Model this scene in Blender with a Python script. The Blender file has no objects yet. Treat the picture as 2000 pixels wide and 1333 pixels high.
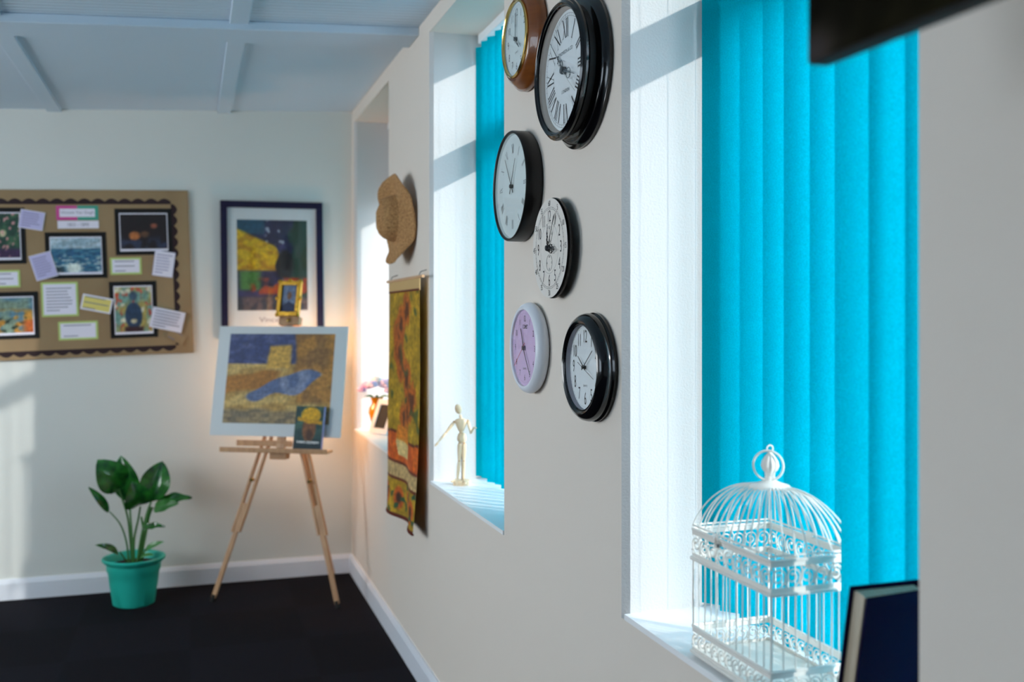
import bpy, math, random
from mathutils import Vector, Matrix, noise
PI = math.pi
R = math.radians
random.seed(7)
sc = bpy.context.scene
COL = sc.collection

# ---------------------------------------------------------------- camera, world, sun, exposure
F = 1920.0                       # focal length in pixels of the 2000 wide frame
HZ = 618.0                       # horizon row
EYE = 1.45
YAW = math.atan2(628.0, F)       # camera turned towards the window wall
CY, SY = math.cos(YAW), math.sin(YAW)
WX = 0.871                       # room face of the window wall
DY = 5.58                        # far wall
SILL = 0.82
TOPZ = 2.54

cam_d = bpy.data.cameras.new('camera')
cam = bpy.data.objects.new('camera', cam_d); COL.objects.link(cam)
cam.location = (0, 0, EYE)
cam.rotation_euler = (PI/2, 0, -YAW)
cam_d.sensor_width = 36.0
cam_d.lens = 36.0*F/2000
cam_d.shift_y = -(666.5-HZ)/2000
cam_d.clip_start = 0.02
cam_d.dof.use_dof = True
cam_d.dof.focus_distance = 2.4
cam_d.dof.aperture_fstop = 2.6
sc.camera = cam

w = bpy.data.worlds.new('world'); sc.world = w; w.use_nodes = True
bg = w.node_tree.nodes['Background']
bg.inputs[0].default_value = (0.72, 0.85, 1.0, 1)
bg.inputs[1].default_value = 7.4

SUN = Vector((-1.0, 1.15, -0.53)).normalized()
sd = bpy.data.lights.new('sun', 'SUN'); sd.energy = 3.3; sd.angle = R(1.0); sd.color = (1.0, 0.97, 0.93)
so = bpy.data.objects.new('sun', sd); COL.objects.link(so)
so.rotation_euler = SUN.to_track_quat('-Z', 'Y').to_euler(); so.location = (3, -3, 3)

def area(name, loc, direction, sx, sy, power, color):
    d = bpy.data.lights.new(name, 'AREA'); d.shape = 'RECTANGLE'; d.size = sx; d.size_y = sy
    d.energy = power; d.color = color
    o = bpy.data.objects.new(name, d); COL.objects.link(o); o.location = loc
    o.rotation_euler = Vector(direction).to_track_quat('-Z', 'Z').to_euler()
    return o
# area lights added as soft daylight at assumed windows in the unseen left wall
area('assumed_daylight_left_far', (-3.32, 3.4, 1.55), (1, 0, 0), 1.6, 1.3, 62, (1.0, 0.96, 0.90))
area('assumed_daylight_left_near', (-3.32, 0.8, 1.55), (1, 0, 0), 1.6, 1.3, 4, (1.0, 0.96, 0.90))

sc.view_settings.view_transform = 'Standard'
sc.view_settings.look = 'None'
sc.view_settings.exposure = 0.0
sc.view_settings.gamma = 1.0
sc.view_settings.use_curve_mapping = False
try:
    sc.cycles.use_denoising = True
    sc.cycles.max_bounces = 10
    sc.cycles.diffuse_bounces = 5
    sc.cycles.transparent_max_bounces = 12
    sc.cycles.sample_clamp_indirect = 6.0
    sc.cycles.caustics_reflective = False
    sc.cycles.caustics_refractive = False
except Exception:
    pass

# ---------------------------------------------------------------- pixel to place
def ray(px, py):
    a = (px-1000)/F; b = (HZ-py)/F
    return Vector((a*CY+SY, -a*SY+CY, b))
def on_x(px, py, x):
    r = ray(px, py); return Vector((0, 0, EYE))+r*(x/r.x)
def on_y(px, py, y):
    r = ray(px, py); return Vector((0, 0, EYE))+r*(y/r.y)
def on_z(px, py, z):
    r = ray(px, py); return Vector((0, 0, EYE))+r*((z-EYE)/r.z)

# ---------------------------------------------------------------- materials
def lin(c):
    return tuple((x/12.92 if x <= 0.04045 else ((x+0.055)/1.055)**2.4) for x in c)
def rgb(r, g, b): return lin((r/255, g/255, b/255))
MATS = {}
def mat(name, c, rough=0.6, metal=0.0, bump=None, spec=0.5, coat=0.0, transmission=0.0, var=None, emit=None, ior=1.45):
    m = bpy.data.materials.new(name); m.use_nodes = True
    nt = m.node_tree; p = nt.nodes['Principled BSDF']
    p.inputs['Base Color'].default_value = (*c, 1)
    p.inputs['Roughness'].default_value = rough
    p.inputs['Metallic'].default_value = metal
    p.inputs['Specular IOR Level'].default_value = spec
    p.inputs['Coat Weight'].default_value = coat
    p.inputs['Coat Roughness'].default_value = 0.05
    p.inputs['Transmission Weight'].default_value = transmission
    p.inputs['IOR'].default_value = ior
    if emit:
        p.inputs['Emission Color'].default_value = (*emit[0], 1); p.inputs['Emission Strength'].default_value = emit[1]
    tc = None
    if bump or var:
        tc = nt.nodes.new('ShaderNodeTexCoord')
    if bump:
        n = nt.nodes.new('ShaderNodeTexNoise'); n.inputs['Scale'].default_value = bump[0]; n.inputs['Detail'].default_value = 4
        b = nt.nodes.new('ShaderNodeBump'); b.inputs['Strength'].default_value = bump[1]; b.inputs['Distance'].default_value = bump[2]
        nt.links.new(tc.outputs['Object'], n.inputs['Vector']); nt.links.new(n.outputs['Fac'], b.inputs['Height'])
        nt.links.new(b.outputs['Normal'], p.inputs['Normal'])
    if var:      # (scale xyz, colour2, low, high)
        mp = nt.nodes.new('ShaderNodeMapping'); mp.inputs['Scale'].default_value = var[0]
        n = nt.nodes.new('ShaderNodeTexNoise'); n.inputs['Scale'].default_value = 1.0; n.inputs['Detail'].default_value = 5
        cr = nt.nodes.new('ShaderNodeValToRGB')
        cr.color_ramp.elements[0].position = var[2]; cr.color_ramp.elements[0].color = (*c, 1)
        cr.color_ramp.elements[1].position = var[3]; cr.color_ramp.elements[1].color = (*var[1], 1)
        nt.links.new(tc.outputs['Object'], mp.inputs['Vector']); nt.links.new(mp.outputs[0], n.inputs['Vector'])
        nt.links.new(n.outputs['Fac'], cr.inputs['Fac']); nt.links.new(cr.outputs['Color'], p.inputs['Base Color'])
    MATS[name] = m
    return m

M_wall = mat('wall_paint', rgb(228, 217, 205), 0.75, bump=(260, 0.10, 0.002), spec=0.25)
M_wall_far = mat('far_wall_paint', rgb(216, 218, 213), 0.8, spec=0.2)
M_sill = mat('white_sill_paint', rgb(248, 248, 248), 0.4)
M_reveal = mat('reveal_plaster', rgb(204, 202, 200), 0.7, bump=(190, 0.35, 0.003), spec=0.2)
M_ceil = mat('ceiling_paint', rgb(200, 216, 230), 0.7, spec=0.2)
M_white_trim = mat('white_gloss_paint', rgb(228, 232, 240), 0.35)
M_upvc = mat('white_window_frame', rgb(240, 242, 245), 0.3)
M_black_gloss = mat('black_gloss_plastic', rgb(6, 6, 9), 0.15, coat=0.25)
M_black = mat('black_satin_plastic', rgb(12, 12, 14), 0.38)
M_matte_black = mat('matt_black', rgb(20, 20, 22), 0.7)
M_ink = mat('black_ink', rgb(26, 30, 34), 0.6)
M_grey_ink = mat('grey_ink', rgb(88, 98, 104), 0.6)
M_face = mat('clock_paper_white', rgb(222, 228, 230), 0.7)
M_face_cool = mat('clock_paper_cool', rgb(212, 224, 224), 0.7)
M_face_cream = mat('clock_paper_cream', rgb(226, 220, 212), 0.65)
M_face_pink = mat('clock_paper_pink', rgb(214, 186, 222), 0.65)
M_inner_ring = mat('clock_inner_ring_cream', rgb(205, 192, 180), 0.6)
M_inner_grey = mat('clock_inner_ring_grey', rgb(150, 150, 162), 0.5)
M_white_plastic = mat('white_plastic', rgb(226, 230, 238), 0.3)
M_wood_clock = mat('brown_varnished_wood', rgb(112, 58, 20), 0.28, var=((10, 60, 10), rgb(134, 76, 30), 0.3, 0.75), coat=0.5)
M_brass = mat('polished_brass', rgb(214, 180, 110), 0.18, metal=1.0)
M_steel = mat('grey_metal', rgb(130, 134, 138), 0.3, metal=0.9)
M_red = mat('red_hand', rgb(214, 60, 60), 0.5)
M_silver_hand = mat('silver_hand', rgb(214, 214, 210), 0.3, metal=0.6)
M_pine = mat('pale_pine_wood', rgb(214, 172, 130), 0.4, var=((6, 6, 60), rgb(190, 142, 98), 0.35, 0.75))
M_pine_dark = mat('easel_wood', rgb(202, 158, 116), 0.42, var=((40, 40, 5), rgb(176, 130, 92), 0.35, 0.75))
M_mannequin = mat('mannequin_wood', rgb(232, 208, 174), 0.5, var=((60, 60, 12), rgb(214, 182, 140), 0.4, 0.75))
M_rubber = mat('black_rubber', rgb(16, 16, 16), 0.7)
M_straw = mat('woven_straw', rgb(206, 158, 104), 0.85, bump=(160, 1.0, 0.01), var=((140, 140, 140), rgb(150, 102, 60), 0.4, 0.7))
M_kraft = mat('kraft_paper', rgb(158, 132, 98), 0.85, var=((3, 3, 3), rgb(146, 120, 88), 0.4, 0.7))
M_border = mat('dark_brown_border_card', rgb(44, 26, 30), 0.8)
M_mount = mat('black_mount_card', rgb(12, 11, 14), 0.8)
M_paper = mat('white_paper', rgb(232, 228, 240), 0.8)
M_lav = mat('lavender_paper', rgb(196, 190, 226), 0.8)
M_lime = mat('lime_green_card', rgb(186, 206, 122), 0.8)
M_yellow_paper = mat('yellow_paper', rgb(226, 210, 120), 0.8)
M_pink_card = mat('magenta_card', rgb(206, 82, 150), 0.8)
M_teal_card = mat('teal_card', rgb(70, 160, 140), 0.8)
M_pencil = mat('grey_print', rgb(120, 116, 134), 0.8)
M_lavink = mat('violet_grey_print', rgb(136, 130, 172), 0.8)
M_navyframe = mat('navy_frame', rgb(22, 16, 52), 0.4)
M_matboard = mat('white_mat_board', rgb(214, 220, 222), 0.7)
M_gold = mat('gold_leaf', rgb(212, 160, 58), 0.32, metal=0.85, bump=(60, 0.5, 0.004))
M_pot = mat('turquoise_plastic', rgb(38, 178, 158), 0.38)
M_soil = mat('potting_soil', rgb(46, 34, 26), 0.95, bump=(90, 1.0, 0.02))
M_leaf = mat('glossy_leaf', rgb(16, 66, 28), 0.18, var=((26, 26, 26), rgb(44, 122, 40), 0.35, 0.72), coat=0.3)
M_leaf2 = mat('pale_leaf', rgb(66, 128, 62), 0.3)
M_stem = mat('green_stem', rgb(62, 118, 56), 0.5)
M_cage = mat('cream_white_enamel', rgb(238, 234, 226), 0.35, bump=(120, 0.12, 0.002))
M_navy = mat('navy_book_cloth', rgb(20, 12, 54), 0.7, spec=0.15)
M_pages = mat('book_page_block', rgb(206, 196, 176), 0.85, var=((300, 4, 4), rgb(176, 158, 134), 0.35, 0.65))
M_amber = mat('amber_glass', rgb(240, 150, 10), 0.08, transmission=0.45, coat=0.3)
M_petal = mat('lilac_petal', rgb(236, 214, 242), 0.7)
M_petal2 = mat('mauve_petal', rgb(208, 168, 208), 0.7)
M_petal3 = mat('cream_petal', rgb(244, 236, 232), 0.7)
M_brown_border = mat('brown_fabric_border', rgb(96, 30, 16), 0.8)
M_beige_fabric = mat('beige_brocade', rgb(198, 164, 110), 0.8, bump=(150, 0.4, 0.003))
M_bulb = mat('assumed_lamp_bulb', (1, 0.6, 0.3), 0.5, emit=((1.0, 0.55, 0.22), 12))
M_spine = mat('pale_lilac_spine', rgb(186, 180, 226), 0.5)
M_gravel = mat('outside_paving', rgb(170, 166, 158), 0.9)

# carpet tiles
M_carpet = bpy.data.materials.new('dark_carpet_tiles'); M_carpet.use_nodes = True
nt = M_carpet.node_tree; p = nt.nodes['Principled BSDF']; p.inputs['Roughness'].default_value = 0.95; p.inputs['Specular IOR Level'].default_value = 0.12
tc = nt.nodes.new('ShaderNodeTexCoord')
ck = nt.nodes.new('ShaderNodeTexChecker'); ck.inputs['Scale'].default_value = 2.0
ck.inputs['Color1'].default_value = (*rgb(26, 26, 34), 1); ck.inputs['Color2'].default_value = (*rgb(31, 31, 40), 1)
no = nt.nodes.new('ShaderNodeTexNoise'); no.inputs['Scale'].default_value = 220; no.inputs['Detail'].default_value = 3
mx = nt.nodes.new('ShaderNodeMix'); mx.data_type = 'RGBA'; mx.blend_type = 'MULTIPLY'; mx.inputs[0].default_value = 0.75
nt.links.new(tc.outputs['Object'], ck.inputs['Vector']); nt.links.new(tc.outputs['Object'], no.inputs['Vector'])
nt.links.new(ck.outputs['Color'], mx.inputs[6]); nt.links.new(no.outputs['Color'], mx.inputs[7])
nt.links.new(mx.outputs[2], p.inputs['Base Color'])
bp = nt.nodes.new('ShaderNodeBump'); bp.inputs['Strength'].default_value = 0.6; bp.inputs['Distance'].default_value = 0.004
nt.links.new(no.outputs['Fac'], bp.inputs['Height']); nt.links.new(bp.outputs['Normal'], p.inputs['Normal'])

# ribbed ceiling board behind the beam
M_ceil_rib = bpy.data.materials.new('ribbed_ceiling_board'); M_ceil_rib.use_nodes = True
nt = M_ceil_rib.node_tree; p = nt.nodes['Principled BSDF']; p.inputs['Roughness'].default_value = 0.7
p.inputs['Base Color'].default_value = (*rgb(200, 216, 230), 1)
tc = nt.nodes.new('ShaderNodeTexCoord'); wv = nt.nodes.new('ShaderNodeTexWave'); wv.bands_direction = 'Y'; wv.inputs['Scale'].default_value = 9
bp = nt.nodes.new('ShaderNodeBump'); bp.inputs['Strength'].default_value = 0.35; bp.inputs['Distance'].default_value = 0.006
nt.links.new(tc.outputs['Object'], wv.inputs['Vector']); nt.links.new(wv.outputs['Fac'], bp.inputs['Height']); nt.links.new(bp.outputs['Normal'], p.inputs['Normal'])

def facing_factor(nt, lo, hi):
    lw_ = nt.nodes.new('ShaderNodeLayerWeight'); pw_ = nt.nodes.new('ShaderNodeMath'); pw_.operation = 'POWER'; pw_.inputs[1].default_value = 5
    ma = nt.nodes.new('ShaderNodeMath'); ma.operation = 'MULTIPLY_ADD'; ma.inputs[1].default_value = hi; ma.inputs[2].default_value = lo
    nt.links.new(lw_.outputs['Facing'], pw_.inputs[0]); nt.links.new(pw_.outputs[0], ma.inputs[0])
    return ma
# window glass: sunlight passes, a little reflection
M_glass = bpy.data.materials.new('window_glass'); M_glass.use_nodes = True
nt = M_glass.node_tree; nt.nodes.clear()
out = nt.nodes.new('ShaderNodeOutputMaterial'); t = nt.nodes.new('ShaderNodeBsdfTransparent'); g = nt.nodes.new('ShaderNodeBsdfGlossy')
g.inputs['Roughness'].default_value = 0.02; t.inputs[0].default_value = (0.97, 0.98, 0.98, 1)
fr = facing_factor(nt, 0.05, 0.5)
ms = nt.nodes.new('ShaderNodeMixShader'); nt.links.new(fr.outputs[0], ms.inputs[0])
nt.links.new(t.outputs[0], ms.inputs[1]); nt.links.new(g.outputs[0], ms.inputs[2]); nt.links.new(ms.outputs[0], out.inputs[0])

# translucent blind fabric
M_blind = bpy.data.materials.new('turquoise_blind_fabric'); M_blind.use_nodes = True
nt = M_blind.node_tree; nt.nodes.clear()
out = nt.nodes.new('ShaderNodeOutputMaterial'); d = nt.nodes.new('ShaderNodeBsdfDiffuse'); tr = nt.nodes.new('ShaderNodeBsdfTranslucent')
tc = nt.nodes.new('ShaderNodeTexCoord'); n = nt.nodes.new('ShaderNodeTexNoise'); n.inputs['Scale'].default_value = 420; n.inputs['Detail'].default_value = 2
cr = nt.nodes.new('ShaderNodeValToRGB'); cr.color_ramp.elements[0].position = 0.3; cr.color_ramp.elements[1].position = 0.7
cr.color_ramp.elements[0].color = (0.0, 0.53, 0.60, 1); cr.color_ramp.elements[1].color = (0.0, 0.66, 0.76, 1)
nt.links.new(tc.outputs['Object'], n.inputs['Vector']); nt.links.new(n.outputs['Fac'], cr.inputs['Fac'])
nt.links.new(cr.outputs['Color'], d.inputs['Color']); nt.links.new(cr.outputs['Color'], tr.inputs['Color'])
ms = nt.nodes.new('ShaderNodeMixShader'); ms.inputs[0].default_value = 0.62
nt.links.new(d.outputs[0], ms.inputs[1]); nt.links.new(tr.outputs[0], ms.inputs[2]); nt.links.new(ms.outputs[0], out.inputs[0])

def paint_mat(name, rough=0.6):
    m = bpy.data.materials.new(name); m.use_nodes = True
    nt = m.node_tree; p = nt.nodes['Principled BSDF']; p.inputs['Roughness'].default_value = rough
    a = nt.nodes.new('ShaderNodeVertexColor'); a.layer_name = 'paint'
    nt.links.new(a.outputs['Color'], p.inputs['Base Color'])
    return m
M_print = paint_mat('printed_artwork', 0.6)
M_canvas = paint_mat('dark_canvas_paint', 0.95); M_canvas.node_tree.nodes['Principled BSDF'].inputs['Specular IOR Level'].default_value = 0.05
M_cloth_print = paint_mat('printed_cloth', 0.75)

# ---------------------------------------------------------------- mesh builder
I4 = Matrix.Identity(4)
class MB:
    def __init__(s): s.v = []; s.f = []; s.m = []; s.mats = []
    def mi(s, m):
        if m not in s.mats: s.mats.append(m)
        return s.mats.index(m)
    def add(s, vs, fs, m, M=I4):
        b = len(s.v); k = s.mi(m)
        s.v += [tuple(M @ Vector(v)) for v in vs]
        s.f += [tuple(b+i for i in f) for f in fs]; s.m += [k]*len(fs)
        return s
    def box(s, c, d, m, M=I4):
        x, y, z = c; a, b, e = d[0]/2, d[1]/2, d[2]/2
        vs = [(x+i*a, y+j*b, z+k*e) for k in (-1, 1) for j in (-1, 1) for i in (-1, 1)]
        return s.add(vs, [(0, 2, 3, 1), (4, 5, 7, 6), (0, 1, 5, 4), (2, 6, 7, 3), (0, 4, 6, 2), (1, 3, 7, 5)], m, M)
    def box2(s, lo, hi, m, M=I4):
        return s.box([(a+b)/2 for a, b in zip(lo, hi)], [b-a for a, b in zip(lo, hi)], m, M)
    def beam(s, a, b, wd, th, m, up=Vector((0, 0, 1)), M=I4):
        a = Vector(a); b = Vector(b); ax = (b-a); L = ax.length; ax.normalize()
        x = ax.cross(up)
        if x.length < 1e-5: x = ax.cross(Vector((1, 0, 0)))
        x.normalize(); y = x.cross(ax)
        T = Matrix((x, y, ax)).transposed().to_4x4(); T.translation = (a+b)/2
        return s.box((0, 0, 0), (wd, th, L), m, M @ T)
    def prism(s, pts, z0, z1, m, M=I4):
        n = len(pts)
        vs = [(x, y, z0) for x, y in pts]+[(x, y, z1) for x, y in pts]
        fs = [tuple(range(n-1, -1, -1)), tuple(range(n, 2*n))]+[(i, (i+1) % n, n+(i+1) % n, n+i) for i in range(n)]
        return s.add(vs, fs, m, M)
    def lathe(s, prof, m, seg=48, M=I4, fn=None):
        vs = []; fs = []; rings = []
        for r, z in prof:
            if r < 1e-6:
                rings.append([len(vs)]); vs.append((0, 0, z))
            else:
                rings.append(list(range(len(vs), len(vs)+seg)))
                for i in range(seg):
                    a = 2*PI*i/seg; rr = r*(fn(a, z) if fn else 1)
                    vs.append((rr*math.cos(a), rr*math.sin(a), z))
        for A, B in zip(rings, rings[1:]):
            for i in range(seg):
                j = (i+1) % seg
                if len(A) == 1 and len(B) == 1: break
                if len(A) == 1: fs.append((A[0], B[i], B[j]))
                elif len(B) == 1: fs.append((A[i], B[0], A[j]))
                else: fs.append((A[i], B[i], B[j], A[j]))
        return s.add(vs, [f[::-1] for f in fs], m, M)
    def tube(s, pts, r, m, seg=8, M=I4, closed=False):
        pts = [Vector(p) for p in pts]; n = len(pts)
        rs = r if isinstance(r, (list, tuple)) else [r]*n
        tg = []
        for i in range(n):
            a = pts[(i-1) % n] if (closed or i > 0) else pts[i]; b = pts[(i+1) % n] if (closed or i < n-1) else pts[i]
            t = b-a; tg.append(t.normalized() if t.length > 1e-9 else Vector((0, 0, 1)))
        u = tg[0].orthogonal().normalized(); vs = []; fs = []
        for i in range(n):
            if i: u = (u-tg[i]*u.dot(tg[i]))
            if u.length < 1e-6: u = tg[i].orthogonal()
            u = u.normalized(); vv = tg[i].cross(u)
            for k in range(seg):
                a = 2*PI*k/seg; vs.append(tuple(pts[i]+(u*math.cos(a)+vv*math.sin(a))*rs[i]))
        for i in range(n if closed else n-1):
            j = (i+1) % n
            for k in range(seg):
                l = (k+1) % seg; fs.append((i*seg+k, i*seg+l, j*seg+l, j*seg+k))
        if not closed:
            fs.append(tuple(range(seg-1, -1, -1))); fs.append(tuple((n-1)*seg+k for k in range(seg)))
        return s.add(vs, fs, m, M)
    def limb(s, a, b, r0, r1, m, seg=14, belly=0.0, M=I4):
        a = Vector(a); b = Vector(b); ax = b-a; L = ax.length
        T = ax.to_track_quat('Z', 'Y').to_matrix().to_4x4(); T.translation = a
        prof = [(0, -r0*0.95)]+[(r0*math.sin(t*PI/8), -r0*0.95*math.cos(t*PI/8)) for t in (1, 2, 3)]
        for k in range(7):
            t = k/6; prof.append(((r0*(1-t)+r1*t)*(1+belly*math.sin(PI*t)), L*t))
        prof += [(r1*math.sin(t*PI/8), L+r1*0.95*math.cos(t*PI/8)) for t in (3, 2, 1)]+[(0, L+r1*0.95)]
        return s.lathe(prof, m, seg, M @ T)
    def ball(s, c, r, m, seg=16, M=I4, sc_=(1, 1, 1)):
        T = Matrix.Translation(c) @ Matrix.Diagonal((*sc_, 1))
        prof = [(0, -r)]+[(r*math.sin(PI*k/10), -r*math.cos(PI*k/10)) for k in range(1, 10)]+[(0, r)]
        return s.lathe(prof, m, seg, M @ T)
    def text(s, body, size, m, M=I4, wide=1.0):
        vs, fs = text_mesh(body)
        T = Matrix.Diagonal((size*wide, size, 1, 1))
        return s.add(vs, fs, m, M @ T)
    def build(s, name, parent=None, smooth=None, loc=None, rot=None, M=None, bevel=0, keep=None):
        me = bpy.data.meshes.new(name); me.from_pydata(s.v, [], s.f)
        for m in s.mats: me.materials.append(m)
        for p_, k in zip(me.polygons, s.m): p_.material_index = k
        if smooth is not None:
            for p_ in me.polygons: p_.use_smooth = True
            me.set_sharp_from_angle(angle=R(smooth))
        me.update()
        o = bpy.data.objects.new(name, me); COL.objects.link(o)
        if parent: o.parent = parent
        if loc is not None: o.location = loc
        if rot is not None: o.rotation_euler = rot
        if M is not None: o.matrix_local = M
        if bevel:
            bm = o.modifiers.new('bevel', 'BEVEL'); bm.width = bevel; bm.segments = 2; bm.limit_method = 'ANGLE'
        return o

_T = {}
def text_mesh(body):
    if body in _T: return _T[body]
    c = bpy.data.curves.new('t', 'FONT'); c.body = body; c.align_x = 'CENTER'; c.align_y = 'CENTER'; c.size = 1.35; c.resolution_u = 3
    o = bpy.data.objects.new('t', c); COL.objects.link(o)
    bpy.context.view_layer.update()
    me = bpy.data.meshes.new_from_object(o.evaluated_get(bpy.context.evaluated_depsgraph_get()))
    vs = [tuple(v.co) for v in me.vertices]; fs = [tuple(p_.vertices) for p_ in me.polygons]
    if vs:
        x0 = (min(v[0] for v in vs)+max(v[0] for v in vs))/2; y0 = (min(v[1] for v in vs)+max(v[1] for v in vs))/2
        vs = [(a-x0, b-y0, 0) for a, b, _ in vs]
    bpy.data.objects.remove(o); bpy.data.curves.remove(c); bpy.data.meshes.remove(me)
    _T[body] = (vs, fs); return _T[body]

def tag(o, label=None, cat=None, group=None, kind=None):
    if label: o['label'] = label
    if cat: o['category'] = cat
    if group: o['group'] = group
    if kind: o['kind'] = kind
    return o
def empty(name, M, label, cat, group=None):
    o = bpy.data.objects.new(name, None); COL.objects.link(o); o.empty_display_size = 0.05
    if isinstance(M, Matrix): o.matrix_world = M
    else: o.location = M
    return tag(o, label, cat, group)
def struct(o): o['kind'] = 'structure'; return o

def painting(name, w_, h_, fn, nx, ny, parent=None, M=I4, m=None, warp=None):
    vs = []; fs = []
    for j in range(ny+1):
        for i in range(nx+1):
            u, v = i/nx, j/ny
            p_ = Vector(((u-0.5)*w_, (v-0.5)*h_, 0))
            if warp: p_ += Vector(warp(u, v))
            vs.append(tuple(p_))
    for j in range(ny):
        for i in range(nx):
            a = j*(nx+1)+i; fs.append((a, a+1, a+nx+2, a+nx+1))
    me = bpy.data.meshes.new(name); me.from_pydata(vs, [], fs); me.materials.append(m or M_print)
    ca = me.color_attributes.new('paint', 'FLOAT_COLOR', 'POINT')
    for j in range(ny+1):
        for i in range(nx+1):
            br = 1+0.22*noise.noise(Vector((i*0.55, j*0.35, 3.3)))+0.14*noise.noise(Vector((i*0.2+9, j*0.9, 7.7)))
            c = lin([min(1, max(0, q*br/255)) for q in fn(i/nx, j/ny)])
            ca.data[j*(nx+1)+i].color = (*c, 1)
    for p_ in me.polygons: p_.use_smooth = True
    o = bpy.data.objects.new(name, me); COL.objects.link(o)
    if parent: o.parent = parent
    o.matrix_local = M
    return o
def nz(u, v, s, k=0): return noise.noise(Vector((u*s, v*s, k*7.3+0.5)))
def mixc(a, b, t):
    t = min(1, max(0, t)); return tuple(x*(1-t)+y*t for x, y in zip(a, b))
def sm(x, a, b):
    if a == b: return 1.0 if x > a else 0.0
    t = min(1, max(0, (x-a)/(b-a))); return t*t*(3-2*t)
def shade(c, k): return tuple(x*k for x in c)

# ================================================================ THE ROOM
XL, YR = -3.2, -2.4              # left wall, wall behind the camera
OUT = WX+0.294
def ceil_z(x): return 2.61+0.056*(x-WX)
# floor
struct(MB().box2((XL-0.2, YR-0.2, -0.1), (OUT, DY+0.2, 0.0), M_carpet).build('floor'))
# ceiling, sloping down a little away from the windows
b = MB()
for (y0, y1, m) in ((YR-0.2, 3.98, M_ceil_rib), (3.98, DY+0.2, M_ceil)):
    xs = (XL-0.2, OUT)
    vs = [(x, y, ceil_z(x)+dz) for dz in (0, 0.12) for y in (y0, y1) for x in xs]
    b.add(vs, [(0, 2, 3, 1), (4, 5, 7, 6), (0, 1, 5, 4), (2, 6, 7, 3), (0, 4, 6, 2), (1, 3, 7, 5)], m)
struct(b.build('ceiling'))
# ceiling battens
def slab(lo, hi, th, lip, m):
    x0, y0 = lo; x1, y1 = hi; b = MB()
    vs = [(x, y, ceil_z(x)-t_) for t_ in (0, th) for y in (y0, y1) for x in (x0, x1)]
    b.add(vs, [(0, 1, 3, 2), (4, 6, 7, 5), (0, 4, 5, 1), (2, 3, 7, 6), (0, 2, 6, 4), (1, 5, 7, 3)], m)
    return b
n_ = 0
struct(slab((XL, 3.86), (WX, 4.05), 0.035, 0, M_ceil).build('trim_1', bevel=0.004))
struct(slab((XL, 1.2), (WX, 1.32), 0.035, 0, M_ceil).build('trim_2', bevel=0.004))
for k, x in enumerate((0.175, -0.671, -1.52, -2.36)):
    struct(slab((x-0.035, 4.05), (x+0.035, DY), 0.014, 0, M_ceil).build('trim_%d' % (3+2*k), bevel=0.003))
    struct(slab((x-0.035, 1.32), (x+0.035, 3.93), 0.014, 0, M_ceil).build('trim_%d' % (4+2*k), bevel=0.003))
# cover strip on the far wall at board height
struct(MB().box2((XL, DY-0.006, 1.232), (0.02, DY, 1.247), M_wall_far).build('trim_12'))

# walls
struct(MB().box2((XL-0.2, DY, 0), (OUT, DY+0.2, 2.75), M_wall_far).build('wall_far'))
struct(MB().box2((XL-0.2, YR-0.2, 0), (OUT, YR, 2.75), M_wall_far).build('wall_rear'))
b = MB()
lw = [(0.0, 1.6), (2.6, 4.2)]  # assumed openings in the unseen left wall, added for the soft daylight
b.box2((XL-0.2, YR, 0), (XL, DY, 0.9), M_wall_far); b.box2((XL-0.2, YR, 2.2), (XL, DY, 2.75), M_wall_far)
ys = [YR, 0.0, 1.6, 2.6, 4.2, DY]
for i in (0, 2, 4): b.box2((XL-0.2, ys[i], 0.9), (XL, ys[i+1], 2.2), M_wall_far)
struct(b.build('wall_left'))

WINS = [(1.03, 1.90), (2.75, 3.67), (4.51, 5.50)]
b = MB()
b.box2((WX, YR, 0), (OUT, DY, SILL-0.012), M_wall)
for (a, c) in WINS: b.box2((WX, a, SILL-0.012), (OUT, c, SILL), M_sill)
b.box2((WX, YR, TOPZ), (OUT, DY, 2.75), M_wall)
edges = [YR]+[e for wn in WINS for e in wn]+[DY]
CH = 0.014
for i in range(0, len(edges), 2):
    y0, y1 = edges[i], edges[i+1]
    c0 = CH if i else 0; c1 = CH if i < len(edges)-2 else 0
    # room face, chamfered corners, reveals
    z0, z1 = SILL-0.012, TOPZ
    b.add([(WX, y0+c0, z0), (WX, y1-c1, z0), (WX, y1-c1, z1), (WX, y0+c0, z1)], [(0, 3, 2, 1)], M_wall)
    if c0:
        b.add([(WX, y0+c0, z0), (WX+c0, y0, z0), (WX+c0, y0, z1), (WX, y0+c0, z1)], [(0, 1, 2, 3)], M_reveal)
    b.add([(WX+c0, y0, z0), (OUT, y0, z0), (OUT, y0, z1), (WX+c0, y0, z1)], [(0, 1, 2, 3)], M_reveal)
    if c1:
        b.add([(WX, y1-c1, z0), (WX+c1, y1, z0), (WX+c1, y1, z1), (WX, y1-c1, z1)], [(0, 3, 2, 1)], M_reveal)
    b.add([(WX+c1, y1, z0), (OUT, y1, z0), (OUT, y1, z1), (WX+c1, y1, z1)], [(0, 3, 2, 1)], M_reveal)
    b.add([(OUT, y0, z0), (OUT, y1, z0), (OUT, y1, z1), (OUT, y0, z1)], [(0, 1, 2, 3)], M_wall)
struct(b.build('wall_right'))

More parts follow.
